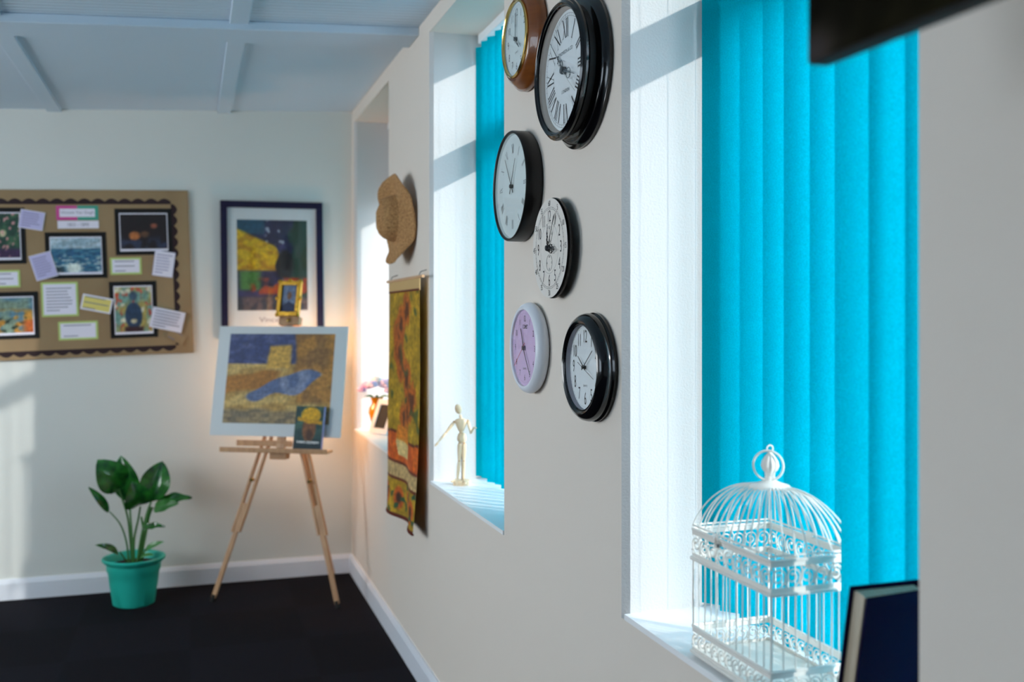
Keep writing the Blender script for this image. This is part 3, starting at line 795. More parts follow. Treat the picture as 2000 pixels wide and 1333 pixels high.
# ================================================================ NAVY BOOK on the sill
root = empty('hardback_book', Vector((0.890, 1.221, SILL)), 'dark navy hardback book standing on the nearest sill beside the birdcage', 'book')
H = 0.250; W_ = 0.114
lean = Matrix.Rotation(R(10.5), 4, 'X')
back = MB().box2((0, -0.0015, 0), (W_, 0.0015, H), M_navy); o = back.build('back_cover', parent=root, M=lean @ Matrix.Translation((0, 0.002, 0)), bevel=0.001)
pg = MB(); pts = []
for k in range(9):
    t_ = k/8; pts.append((0.006+0.003*math.sin(PI*t_), -0.001-0.023*t_))
pts += [(W_-0.006, -0.024), (W_-0.006, -0.001)]
pg.prism(pts, 0.004, H-0.006, M_pages); pg.build('page_block', parent=root, M=lean, smooth=40)
MB().box2((0, -0.0015, 0), (W_, 0.0015, H), M_navy).build('front_cover', parent=root, M=lean @ Matrix.Translation((W_, -0.027, 0)) @ Matrix.Rotation(R(4), 4, 'Z') @ Matrix.Translation((-W_, 0, 0)), bevel=0.001)
b = MB(); b.tube([(W_, -0.030, 0), (W_, -0.030, H)], 0.0012, M_navy, 6); b.box2((W_-0.001, -0.029, 0), (W_+0.003, 0.003, H), M_navy); b.build('spine', parent=root, M=lean, smooth=40)

# ================================================================ DARK PICTURE hanging close to the camera
P0 = on_x(1580, 130, 0.60)
def dark_art(u, v):
    c = (22, 19, 12); c = mixc(c, (58, 54, 24), sm(nz(u, v, 2.2), -0.1, 0.5)*sm(v, 0.25, 0.0)+0.25*sm(v, 0.2, 0.0))
    c = mixc(c, (58, 22, 18), 0.7*sm(nz(u*1.2, v, 3, 2), 0.05, 0.4)*sm(v, 0.05, 0.2))
    c = mixc(c, (96, 86, 92), 0.6*sm(nz(u, v, 5, 3), 0.2, 0.5)*sm(u, 0.3, 0.0))
    return shade(c, 0.8+0.3*nz(u, v, 14, 4))
pw, ph = 0.60, 0.45
M = WROT.copy() @ Matrix.Rotation(R(-0.3), 4, 'Z')
c = P0+Vector((0, -pw/2, ph/2)); M.translation = c
root = empty('hanging_picture', M, 'dark unframed canvas picture hanging near the camera, upper right', 'picture')
MB().box((0, 0, -0.012), (pw, ph, 0.024), M_matte_black).build('stretcher', parent=root, bevel=0.003)
painting('canvas', pw-0.004, ph-0.004, dark_art, 60, 45, root, Matrix.Translation((0, 0, 0.0015)), M_canvas)
for sx in (-1, 1):
    a = Vector((sx*pw*0.4, ph/2, -0.012)); zt = (ceil_z(0.60)-c.z)
    MB().tube([a, a+Vector((0, zt-ph/2+0.005, 0))], 0.0012, M_steel, 6).build('hanging_cord', parent=root)

# ================================================================ STRAW HAT
Pc = on_x(789, 428, WX-0.02)
M = wall_M(Pc.y, Pc.z, WX-0.004) @ Matrix.Rotation(R(8), 4, 'Z')
hr = empty('straw_hat', M, 'floppy brown woven straw hat hung high on the wall above the yellow scroll', 'hat')
prof = [(0, 0.112), (0.025, 0.111), (0.05, 0.107), (0.07, 0.098), (0.084, 0.084), (0.092, 0.068), (0.096, 0.056), (0.10, 0.048), (0.118, 0.040), (0.14, 0.034), (0.16, 0.028), (0.18, 0.022), (0.19, 0.014)]
def hat_mesh(prof, seg=72, off=0.0):
    vs = []; fs = []
    for (r, z) in prof:
        for i in range(seg):
            a = 2*PI*i/seg
            wv = noise.noise(Vector((math.cos(a)*1.3, math.sin(a)*1.3, r*6)))
            wr = 1+0.06*wv
            rim = max(0, (r-0.10)/0.09)
            zz = z*(1.18 if r < 0.1 else 1.18-0.18*min(1, (r-0.1)/0.03))+rim*0.010*math.sin(3*a)
            ca_ = math.cos(a); sa_ = math.sin(a)
            zz += rim*(0.05*sm(-ca_, -0.2, 1)+0.055*sm(sa_, 0.2, 1)+0.045*sm(-sa_, 0.55, 1))
            zz += -0.035*sm(r, 0.0, 0.02)*0+(-0.03*math.exp(-((r*math.cos(a)-0.01)/0.022)**2) if r < 0.07 else 0)
            zz += 0.0025*noise.noise(Vector((math.cos(a)*r*90, math.sin(a)*r*90, 0)))
            vs.append((r*wr*math.cos(a)*0.95, r*wr*math.sin(a), max(0.001, zz)+off))
    n = len(prof)
    for j in range(n-1):
        for i in range(seg):
            k = (i+1) % seg; fs.append((j*seg+i, j*seg+k, (j+1)*seg+k, (j+1)*seg+i)[::-1])
    return vs, fs
def dens(pr, m=3):
    out = []
    for (a, b_), (c_, d_) in zip(pr, pr[1:]):
        for k in range(m): out.append((a+(c_-a)*k/m, b_+(d_-b_)*k/m))
    return out+[pr[-1]]
v1, f1 = hat_mesh(dens(prof[:8])); MB().add(v1, f1, M_straw).build('crown', parent=hr, smooth=80)
v1, f1 = hat_mesh(dens(prof[7:])); o = MB().add(v1, f1, M_straw).build('brim', parent=hr, smooth=80)
sd_ = o.modifiers.new('solid', 'SOLIDIFY'); sd_.thickness = 0.004; sd_.offset = -1

# ================================================================ CLOTH SCROLL
Pt = on_x(790, 546, WX-0.03); bw, bh = 0.60, 0.94
yc = 4.00
root = empty('wall_scroll', wall_M(yc, Pt.z, WX-0.022), 'long yellow and orange cloth scroll hanging below the straw hat', 'wall hanging')
def flower_art(u, v):
    c = (158, 124, 14); c = mixc(c, (190, 148, 26), sm(nz(u, v*2.5, 7), -0.2, 0.4))
    c = mixc(c, (150, 120, 16), 0.6*sm(nz(u, v*2.5, 15, 2), 0.1, 0.5))
    if v > 0.36:
        d = 0
        for k in range(16):
            fx = 0.5+0.34*math.sin(k*2.4)*(0.4+0.6*((k % 5)/4)); fy = 0.45+0.50*((k*0.37) % 1.0)*0.98
            rr = math.hypot((u-fx)*0.62, (v-fy)*1.03)
            if rr < 0.11:
                n_ = nz(u, v, 22, k)*0.03
                c = mixc(c, (176, 88, 14), sm(0.09-rr+n_, 0, 0.03)); c = mixc(c, (92, 46, 12), sm(0.05-rr+n_, 0, 0.02))
        c = mixc(c, (52, 76, 40), sm(nz(u, v*2, 8, 9), 0.36, 0.48)*0.7)
    if 0.24 < v <= 0.40:
        e = 0.36+0.01*math.sin(u*6)
        if v < e: c = mixc((190, 78, 10), (214, 100, 20), sm(nz(u, v*2, 9, 4), -0.3, 0.4))
        if abs(v-e) < 0.006: c = (96, 40, 12)
        pr = abs(u-0.5)
        if v > 0.27 and pr < 0.15+0.06*math.sin((v-0.27)*20): c = mixc((206, 120, 24), (214, 186, 120), sm(v, 0.345, 0.33))
    if 0.165 < v <= 0.235: c = shade((204, 170, 112), 0.92+0.16*nz(u, v, 60))
    if abs(v-0.238) < 0.006 or abs(v-0.165) < 0.006: c = (104, 40, 14)
    if v < 0.16:
        for k in range(4):
            fx = 0.14+0.25*k; rr = math.hypot((u-fx)*0.6, (v-0.085+0.02*math.sin(k*3)))
            c = mixc(c, (190, 84, 16), sm(0.06-rr, 0, 0.02)); c = mixc(c, (60, 30, 12), sm(0.035-rr, 0, 0.02))
        c = mixc(c, (36, 78, 46), sm(nz(u, v*2, 16, 5), 0.2, 0.35))
    if v < 0.012: c = (90, 30, 14)
    return c
def bw_warp(u, v):
    f = (1-v)
    return (0, 0, 0.012+0.012*math.sin(u*9+v*3)*f+0.022*f*f*math.sin(u*4.2+0.5)**2)
painting('printed_cloth', bw, bh, flower_art, 70, 150, root, Matrix.Translation((0, -bh/2-0.05, 0)), M_cloth_print, bw_warp)
MB().box((0, -0.025, 0.012), (bw+0.01, 0.052, 0.003), M_beige_fabric).box((0, -0.049, 0.014), (bw, 0.008, 0.002), M_brown_border).build('heading_strip', parent=root)
MB().tube([(-bw/2-0.05, 0, 0.012), (bw/2+0.06, 0, 0.012)], 0.006, M_pine, 10).build('hanging_rod', parent=root, smooth=40)
for sx in (-1, 1):
    MB().tube([(sx*(bw/2-0.02), 0.0, 0.012), (sx*(bw/2-0.02), 0.02, 0.004), (sx*(bw/2-0.02), 0.028, -0.020)], 0.0018, M_steel, 6).build('hook', parent=root)
b = MB(); b.tube([(-bw/2+k*bw/20, -bh-0.052, 0.012+bw_warp(k/20, 0)[2]-0.012) for k in range(21)], 0.005, M_brown_border, 8); b.build('lower_rod', parent=root, smooth=40)

# ================================================================ VASE, FLOWERS, PHOTO FRAME on the far sill
Pv = Vector((0.968, 5.33, SILL))
vr = empty('vase', Pv, 'amber glass vase of purple flowers on the farthest window sill', 'vase')
b = MB(); b.lathe([(0, 0.0), (0.030, 0.0), (0.031, 0.004), (0.024, 0.012), (0.026, 0.035), (0.038, 0.075), (0.047, 0.105), (0.043, 0.130), (0.030, 0.148), (0.028, 0.160), (0.036, 0.185), (0.037, 0.187), (0.033, 0.183), (0.025, 0.160), (0.027, 0.148)], M_amber, 40); b.build('glass_body', parent=vr, smooth=60)
fl = empty('flower_bunch', Pv+Vector((0, 0, 0.15)), 'bunch of lilac and mauve artificial flowers in the amber vase', 'flowers')
MB().tube([(0, 0, -0.10), (0.0, 0, 0.05)], 0.008, M_stem, 8).build('stems', parent=fl)
random.seed(3)
for k, (dx, dy, dz, rr, m) in enumerate(((-0.045, 0.02, 0.075, 0.032, M_petal2), (-0.03, -0.03, 0.085, 0.030, M_petal), (0.0, 0.0, 0.100, 0.032, M_petal3), (0.035, -0.03, 0.080, 0.038, M_petal),
                                        (0.06, 0.01, 0.085, 0.034, M_petal), (0.02, 0.04, 0.095, 0.030, M_petal2), (-0.075, -0.01, 0.062, 0.024, M_petal2), (0.05, -0.05, 0.055, 0.030, M_petal))):
    b = MB()
    for q in range(16):
        a = q*2.4; el = 0.2+1.1*(q/16)
        n = Vector((math.cos(a)*math.cos(el), math.sin(a)*math.cos(el), math.sin(el)))
        T = n.to_track_quat('Z', 'Y').to_matrix().to_4x4(); T.translation = Vector((dx, dy, dz))*1.15+n*rr*0.6
        b.ball((0, 0, 0), rr*0.66, m, 8, T, (0.7, 0.35, 1.0))
    b.build('flower_head', parent=fl, smooth=60)
def leaf_mesh(A, B, W, n, m, fold=0.25, bend=0.12, side=1, wav=0.0):
    A = Vector(A); B = Vector(B); ax = B-A; L = ax.length; ax.normalize(); n = Vector(n); n = (n-ax*n.dot(ax)).normalized(); s_ = ax.cross(n)
    vs = []; fs = []; NS, NW = 14, 6
    for i in range(NS+1):
        t_ = i/NS; wd = W*0.5*(math.sin(PI*t_**0.85)**0.75 if 0 < t_ < 1 else 0.0)
        for j in range(NW+1):
            q = j/NW*2-1
            p_ = A+ax*L*t_+s_*wd*q+n*(abs(q)*wd*fold*2-bend*L*4*(t_-0.5)**2+wav*math.sin(t_*16+q*2)*abs(q))
            vs.append(tuple(p_))
    for i in range(NS):
        for j in range(NW):
            a = i*(NW+1)+j; fs.append((a, a+1, a+NW+2, a+NW+1))
    return MB().add(vs, fs, m)
for (dx, dy) in ((-0.07, -0.03), (0.05, -0.06), (0.0, -0.07)):
    leaf_mesh((0, 0, 0.03), (dx, dy, 0.05), 0.03, (0, -0.5, 1), M_leaf2).build('leaf', parent=fl, smooth=60)
pf = empty('photo_frame', Matrix.Translation((0.945, 5.17, SILL+0.006)) @ Matrix.Rotation(R(-62), 4, 'Z') @ Matrix.Rotation(R(-22), 4, 'X'), 'small white tilted frame with dark picture beside the amber vase', 'picture frame')
b = MB(); fw_, fh_, ft = 0.15, 0.19, 0.03
for (x0, x1, z0, z1) in ((-fw_/2, fw_/2, 0, ft), (-fw_/2, fw_/2, fh_-ft, fh_), (-fw_/2, -fw_/2+ft, ft, fh_-ft), (fw_/2-ft, fw_/2, ft, fh_-ft)): b.box2((x0, -0.008, z0), (x1, 0.008, z1), M_white_plastic)
b.build('frame', parent=pf, bevel=0.002)
MB().box2((-fw_/2+ft, -0.002, ft), (fw_/2-ft, 0.004, fh_-ft), M_matte_black).build('picture', parent=pf)
MB().beam((0, 0.01, fh_*0.8), (0, 0.08, 0.028), 0.03, 0.003, M_pine).build('stand', parent=pf)

# ================================================================ WOODEN MANNEQUIN on the middle sill
mb = Vector((0.964, 3.55, SILL))
def mp(px, py, d=0.0):
    r = ray(px, py); fwd = Vector((SY, CY, 0)); dist = mb.dot(fwd)+d
    return Vector((0, 0, EYE))+r*(dist/1.0)
mr = empty('artist_mannequin', mb, 'pale wooden jointed artist mannequin standing on the middle window sill', 'mannequin')
def mpart(name, b, sm_=60): return b.build(name, parent=mr, smooth=sm_, M=Matrix.Translation(-mb))
def ml(px, py, d=0.0): return mp(px, py, d)
zb = mb.z
b = MB(); b.lathe([(0, 0), (0.031, 0), (0.033, 0.003), (0.033, 0.015), (0.030, 0.018), (0, 0.018)], M_mannequin, 36, Matrix.Translation(mb)); mpart('base', b, 40)
mpart('support_rod', MB().tube([mb+Vector((0, 0, 0.017)), ml(901, 858, 0.012)], 0.0016, M_steel, 6))
hd = MB(); A = ml(895.0, 799.5); T = Matrix.Translation(A) @ Matrix.Rotation(R(-14), 4, Vector((SY, CY, 0)))
hd.ball((0, 0, 0), 0.019, M_mannequin, 18, T, (0.66, 0.78, 1.0)); hdo = mpart('head', hd)
b = MB(); b.limb(ml(899, 812), ml(900.5, 818), 0.005, 0.006, M_mannequin); mpart('neck', b)
b = MB(); C0 = ml(900.5, 829.5)
T = Matrix.Translation(C0) @ Matrix.Rotation(-YAW, 4, 'Z')
b.lathe([(0, -0.028), (0.008, -0.027), (0.013, -0.018), (0.019, -0.004), (0.0235, 0.010), (0.022, 0.017), (0.012, 0.022), (0, 0.023)], M_mannequin, 24, T @ Matrix.Diagonal((1, 0.62, 1, 1))); mpart('chest', b)
b = MB(); b.ball((0, 0, 0), 0.008, M_mannequin, 12, Matrix.Translation(ml(901, 845))); mpart('waist', b)
b = MB(); T = Matrix.Translation(ml(902, 855)) @ Matrix.Rotation(-YAW, 4, 'Z')
b.lathe([(0, -0.021), (0.010, -0.020), (0.0175, -0.010), (0.018, 0.0), (0.014, 0.013), (0.008, 0.018), (0, 0.018)], M_mannequin, 24, T @ Matrix.Diagonal((1, 0.65, 1, 1))); mpart('pelvis', b)
for (sh, el, ha, dd) in (((887.0, 825, 0), (871, 846, -0.01), (857, 863, -0.03), 0), ((914.0, 823, 0), (919.5, 846, -0.03), (925, 838, -0.09), 1)):
    S, E, Hh = ml(*sh), ml(*el), ml(*ha)
    b = MB(); b.ball((0, 0, 0), 0.0055, M_pine, 12, Matrix.Translation(S)); mpart('shoulder_joint', b)
    b = MB(); b.limb(S+(E-S)*0.15, E-(E-S)*0.1, 0.0062, 0.0045, M_mannequin, belly=0.15); mpart('upper_arm', b)
    b = MB(); b.ball((0, 0, 0), 0.0045, M_pine, 10, Matrix.Translation(E)); b.limb(E+(Hh-E)*0.08, Hh, 0.0050, 0.0032, M_mannequin, belly=0.15); mpart('forearm', b)
    d_ = (Hh-E).normalized(); b = MB(); T = d_.to_track_quat('Z', 'Y').to_matrix().to_4x4(); T.translation = Hh+d_*0.012
    b.ball((0, 0, 0), 0.012, M_mannequin, 12, T, (0.5, 0.28, 1)); b.limb(Hh+d_*0.006, Hh+d_*0.013+T.to_3x3() @ Vector((0.008, 0, 0)), 0.0022, 0.0018, M_mannequin, 8); mpart('hand', b)
for (hp, kn, an, ft_) in (((898.0, 867, 0), (897.0, 901, -0.005), (893.5, 935, 0), (882, 940, -0.02)), ((906.5, 867, 0), (905.5, 901, -0.005), (905, 936, 0), (909, 943, -0.05))):
    Hp, K, A_, Fo = ml(*hp), ml(*kn), ml(*an), ml(*ft_)
    b = MB(); b.ball((0, 0, 0), 0.006, M_pine, 12, Matrix.Translation(Hp)); mpart('hip_joint', b)
    b = MB(); b.limb(Hp+(K-Hp)*0.1, K-(K-Hp)*0.08, 0.0088, 0.0062, M_mannequin, belly=0.1); mpart('thigh', b)
    b = MB(); b.ball((0, 0, 0), 0.0055, M_pine, 10, Matrix.Translation(K)); b.limb(K+(A_-K)*0.08, A_, 0.0068, 0.0042, M_mannequin, belly=0.12); mpart('shin', b)
    b = MB(); b.limb(A_-Vector((0, 0, 0.004)), Vector((Fo.x, Fo.y, A_.z-0.008)), 0.0055, 0.0045, M_mannequin); mpart('shoe_foot', b)

# ================================================================ PIN BOARD on the far wall
def far(px, py, off=0.0): return on_y(px, py, DY-off)
FROT = Matrix(((1, 0, 0), (0, 0, -1), (0, 1, 0))).to_4x4()      # local x -> x, y -> z, z -> -y
TILT = R(2.0)
def far_M(px, py, off, rot=0.0):
    P = far(px, py, off+0.003); M = FROT @ Matrix.Rotation(TILT+R(rot), 4, 'Z'); M.translation = P; return M
def far_size(px, w_, h_):
    P = far(px, 600); zc = P.x*SY+P.y*CY
    return w_*zc*zc/(F*DY), h_*zc/F
BR = far(373, 531, 0.002)        # middle of the board's right edge
BW, BH = 1.75, 0.873
Mb = FROT @ Matrix.Rotation(TILT, 4, 'Z'); Mb.translation = BR+Vector((-BW/2*math.cos(TILT), 0, -BW/2*math.sin(TILT)))
bd = empty('display_board', Mb, 'large brown paper covered display board with dark scalloped border on the far wall', 'display board')
MB().box((0, 0, 0.009), (BW, BH, 0.018), M_kraft).build('backing', parent=bd, bevel=0.003)
def scallop(L, w0, amp, n, flip):
    vs = []; fs = []; N = n*10
    for i in range(N+1):
        x = -L/2+L*i/N; vs += [(x, 0, 0.0195), (x, flip*(w0+amp*abs(math.sin(PI*i/10))), 0.0195)]
    for i in range(N):
        q = (2*i, 2*i+2, 2*i+3, 2*i+1); fs.append(q if flip > 0 else q[::-1])
    return MB().add(vs, fs, M_border)
ix, iy0, iy1 = BW/2-0.090, -BH/2+0.045, BH/2-0.075
o = scallop(BW-0.18, 0.014, 0.016, 24, 1).build('scalloped_border', parent=bd, loc=(0, iy1, 0))
o = scallop(BW-0.18, 0.014, 0.016, 24, -1).build('scalloped_border', parent=bd, loc=(0, iy0, 0))
o = scallop(iy1-iy0, 0.012, 0.018, 13, -1).build('scalloped_border', parent=bd, loc=(ix, (iy0+iy1)/2, 0.0002), rot=(0, 0, PI/2))
o = scallop(iy1-iy0, 0.012, 0.018, 13, 1).build('scalloped_border', parent=bd, loc=(-ix, (iy0+iy1)/2, 0.0002), rot=(0, 0, PI/2))

def art_sea(u, v):
    c = mixc((150, 176, 190), (176, 192, 200), sm(nz(u*1, v*3, 5), -0.2, 0.4)) if v > 0.68 else mixc((36, 84, 120), (70, 128, 150), sm(nz(u, v*4, 6, 1), -0.3, 0.4))
    if v <= 0.68: c = mixc(c, (190, 206, 206), sm(nz(u, v*4, 9, 2), 0.2, 0.4)*sm(v, 0.66, 0.3))
    if v < 0.25: c = mixc(c, (214, 222, 214), sm(0.22-math.hypot(u-0.45, (v-0.12)*0.9), 0, 0.12)); c = mixc(c, (30, 40, 40), sm(0.3-u, 0, 0.1)*sm(0.2-v, 0, 0.08)*0.7)
    return c
def art_dark(u, v):
    c = mixc((24, 16, 20), (44, 50, 76), sm(0.45-v, 0, 0.3)*sm(nz(u, v, 6), -0.3, 0.3))
    c = mixc(c, (178, 104, 52), sm(0.15-math.hypot(u-0.30, v-0.38), 0, 0.06)); c = mixc(c, (150, 82, 60), sm(0.10-math.hypot(u-0.72, v-0.66), 0, 0.06)); c = mixc(c, (96, 64, 44), sm(0.14-math.hypot(u-0.52, v-0.42), 0, 0.1))
    return c
def art_green(u, v):
    c = mixc((24, 62, 50), (52, 92, 64), sm(nz(u, v, 5), -0.2, 0.3)); c = mixc(c, (56, 30, 70), sm(0.25-v, 0, 0.1))
    c = mixc(c, (200, 190, 150), sm(0.10-math.hypot(u-0.62, v-0.55), 0, 0.05)); c = mixc(c, (196, 140, 140), sm(nz(u, v, 12, 4), 0.3, 0.45)); return c
def art_room(u, v):
    c = mixc((90, 130, 150), (130, 150, 130), sm(nz(u, v, 4), -0.3, 0.3)); c = mixc(c, (200, 140, 50), sm(nz(u, v, 5, 2), 0.0, 0.25)*sm(0.75-v, 0, 0.2)); c = mixc(c, (40, 60, 46), sm(nz(u, v, 9, 5), 0.1, 0.3)*sm(0.6-v, 0, 0.2)); c = mixc(c, (186, 90, 30), sm(u, 0.7, 0.9)*sm(0.4-v, 0, 0.1)); return c
def art_fig(u, v):
    c = mixc((170, 150, 80), (110, 150, 140), sm(nz(u, v, 4), -0.3, 0.3)); c = mixc(c, (190, 80, 60), sm(nz(u, v, 9, 2), 0.2, 0.35)); c = mixc(c, (210, 206, 180), sm(nz(u, v, 6, 5), 0.25, 0.4))
    d = math.hypot((u-0.5)*1.15, (v-0.36)*0.9); c = mixc(c, (36, 60, 88), sm(0.30-d, 0, 0.06)); c = mixc(c, (60, 84, 104), sm(0.13-math.hypot(u-0.5, (v-0.80)*1.0), 0, 0.05))
    c = mixc(c, (52, 20, 26), sm(0.14-v, 0, 0.05)*sm(u, 0.2, 0.3)*sm(1-u, 0.2, 0.3)); c = mixc(c, (196, 184, 150), sm(0.09-math.hypot((u-0.5)*0.8, (v-0.24)*1.6), 0, 0.04)); return c
def mounted(px, py, w_, h_, art, label, rot=0.0, iw=0.80):
    W, H = far_size(px, w_, h_)
    r_ = empty('mounted_print', far_M(px, py, 0.0185, rot), label, 'picture', 'black mounted prints on the display board')
    MB().box((0, 0, 0.0012), (W, H, 0.0016), M_mount).build('mount', parent=r_)
    s_ = 0.022
    MB().box((0, -0.002, 0.0026), (W-2*s_, H-2*s_, 0.001), M_paper).build('print_margin', parent=r_)
    painting('print', W-2*s_-0.008, H-2*s_-0.018, art, 44, 34, r_, Matrix.Translation((0, 0.001, 0.0034)))
mounted(-5, 461, 110, 110, art_green, 'black mounted print of pale flowers on green, cut by the left edge')
mounted(149, 499, 119, 90, art_sea, 'black mounted print of a blue sea with white waves')
mounted(281, 453, 111, 90, art_dark, 'black mounted dark print with an orange shape, top right of the board')
mounted(15, 617, 122, 92, art_room, 'black mounted multicoloured print at the lower left of the board')
mounted(261, 605, 92, 110, art_fig, 'upright black mounted print of a seated figure in blue')
def card(px, py, w_, h_, label, face, border=None, lines=0, rot=0, ink=M_pencil, bw_=0.010, words=None, name='card', warp=False, off=0.0225, ins=None, cat='card', text_h=None):
    W, H = far_size(px, w_, h_); b = MB(); fo = far_M(px, py, off, rot)
    if border: b.box((0, 0, 0.0005), (W, H, 0.001), border); W2, H2 = W-2*bw_, H-2*bw_
    else: W2, H2 = W, H
    z = 0.0016
    vs = []; n = 8
    for i in range(n+1):
        x = -W2/2+W2*i/n; zz = z+(0.006*math.sin(PI*i/n)**2 if warp else 0)
        vs += [(x, -H2/2, zz), (x, H2/2, zz+(0.008*(i/n) if warp else 0))]
    b.add(vs, [(2*i, 2*i+2, 2*i+3, 2*i+1) for i in range(n)], face)
    if not border: b.box((0, 0, 0.0006), (W2, H2, 0.0012), face)
    if ins: b.box((0, 0, z), (W2-0.016, H2-0.016, 0.001), ins); z += 0.0006
    top = z+(0.0145 if warp else 0.0006)
    random.seed(int(px*7+py))
    for k in range(lines):
        yy = H2*0.36-k*(H2*0.72/max(1, lines-1)) if lines > 1 else 0
        ww = W2*random.uniform(0.62, 0.82) if k < lines-1 else W2*0.4
        b.add([(-W2*0.41, yy-0.0022, top), (-W2*0.41+ww, yy-0.0022, top), (-W2*0.41+ww, yy+0.0022, top), (-W2*0.41, yy+0.0022, top)], [(0, 1, 2, 3)], ink)
    if words: b.text(words, text_h or H2*0.45, ink, Matrix.Translation((0, 0, top)), 0.9)
    o = b.build(name); o.matrix_world = fo
    return tag(o, label, cat, 'paper cards pinned to the display board')
card(62, 430, 48, 36, 'tilted lavender card at the upper left, over the green flower print', M_lav, M_paper, 6, -10, M_lavink, 0.003)
card(85, 520, 44, 50, 'tilted lavender card overlapping the left side of the sea print', M_lav, M_paper, 8, 15, M_lavink, 0.003, off=0.026)
card(320, 516, 40, 49, 'tilted pale lilac card below the dark print by the right border', M_paper, M_lav, 7, -9, M_lavink, 0.002, off=0.026)
# title with a pink to green edge
W, H = far_size(151, 82, 28); b = MB()
b.box((-W/4, 0, 0.0005), (W/2, H, 0.001), M_pink_card); b.box((W/4, 0, 0.0005), (W/2, H, 0.001), M_teal_card); b.box((0, 0, 0.0012), (W-0.032, H-0.032, 0.0012), M_paper)
b.text('Vincent Van Gogh', 0.016, M_pencil, Matrix.Translation((0, 0, 0.0019)), 1.0)
o = b.build('title_card'); o.matrix_world = far_M(151, 416, 0.0185); tag(o, 'title card with pink and green edge at the top of the board', 'card', 'paper cards pinned to the display board')
card(153, 439, 80, 15, 'narrow white card with dates below the title card', M_paper, None, 0, words='1853 - 1890', off=0.0185)
card(246, 520, 61, 33, 'green edged white card between the dark print and the seated figure print', M_paper, M_lime, 3, 0, off=0.0185)
card(12, 545, 55, 34, 'green edged white card at the left edge of the picture', M_paper, M_lime, 3, 0, off=0.0185)
card(117, 585, 72, 67, 'largest green edged white card with eight lines of writing', M_paper, M_lime, 8, 0, off=0.0185)
card(189, 594, 60, 30, 'tilted yellow card with white edge left of the seated figure print', M_paper, None, 3, -13, M_pencil, ins=M_yellow_paper, off=0.022)
card(153, 646, 77, 36, 'green edged white card at the bottom of the board', M_paper, M_lime, 2, 0, off=0.0185)
card(327, 625, 64, 40, 'curled sheet of white paper at the lower right of the board', M_paper, None, 6, -14, M_pencil, warp=True, off=0.027, name='paper_sheet')
card(345, 658, 36, 20, 'small brown kraft tag under the curled white sheet', M_kraft, None, 2, -32, M_pencil, off=0.023, name='paper_tag', cat='tag')

# ================================================================ FRAMED POSTER
A = far(431, 395); B = far(630, 395); pw, ph = (B.x-A.x), 0.76
Mp = FROT @ Matrix.Rotation(R(0.6), 4, 'Z'); Mp.translation = Vector(((A.x+B.x)/2, DY-0.002, far(530, 395).z-ph/2))
root = empty('framed_poster', Mp, 'tall navy framed poster of yellow, blue and green hanging behind the easel', 'picture')
b = MB(); f_ = 0.036
for (x0, x1, y0, y1) in ((-pw/2, pw/2, ph/2-f_, ph/2), (-pw/2, pw/2, -ph/2, -ph/2+f_), (-pw/2, -pw/2+f_, -ph/2+f_, ph/2-f_), (pw/2-f_, pw/2, -ph/2+f_, ph/2-f_)): b.box2((x0, y0, 0), (x1, y1, 0.028), M_navyframe)
b.build('frame', parent=root, bevel=0.003)
b = MB().box((0, 0, 0.008), (pw-2*f_, ph-2*f_, 0.01), M_matboard); b.text('Vincent', 0.030, M_pencil, Matrix.Translation((0.0, -ph/2+0.11, 0.0135)), 1.2); b.build('mat', parent=root)
def art_poster(u, v):
    c = mixc((28, 30, 66), (52, 50, 96), sm(nz(u, v, 7), -0.2, 0.4))
    c = mixc(c, (170, 180, 200), sm(nz(u, v, 22, 3), 0.42, 0.52)*sm(v, 0.6, 0.7))
    c = mixc(c, (30, 62, 52), sm(u+0.08*nz(u, v, 6), 0.72, 0.80))
    c = mixc(c, (40, 80, 104), sm(0.42-u, 0, 0.05)*sm(v, 0.82, 0.86))
    c = mixc(c, (18, 20, 26), sm(0.12-math.hypot((u-0.68)*0.8, (v-0.5)*0.6), 0, 0.04))
    yel = sm(0.58+0.06*nz(u, v, 8)-u, 0, 0.03)*sm(v, 0.42, 0.46)*sm(0.92-0.35*u-v, 0, 0.04)
    c = mixc(c, mixc((206, 170, 24), (176, 130, 20), sm(nz(u, v*2, 9, 5), -0.2, 0.4)), yel)
    c = mixc(c, (70, 120, 60), sm(0.2-abs(u-0.18), 0, 0.1)*sm(0.44-v, 0, 0.02)*sm(v, 0.2, 0.25))
    c = mixc(c, (156, 66, 36), sm(nz(u, v, 8, 6), -0.15, 0.1)*sm(0.38-v, 0, 0.04)*sm(v, 0.16, 0.2)*sm(u, 0.15, 0.25))
    c = mixc(c, mixc((92, 80, 84), (50, 56, 70), sm(nz(u, v, 12, 8), -0.1, 0.3)), sm(0.17-v, 0, 0.04))
    return c
painting('print', pw-2*f_-0.10, ph-2*f_-0.19, art_poster, 70, 90, root, Matrix.Translation((0, 0.03, 0.0136)))
MB().box((0, 0, 0.019), (pw-2*f_, ph-2*f_, 0.002), M_clockglass).build('glazing', parent=root)

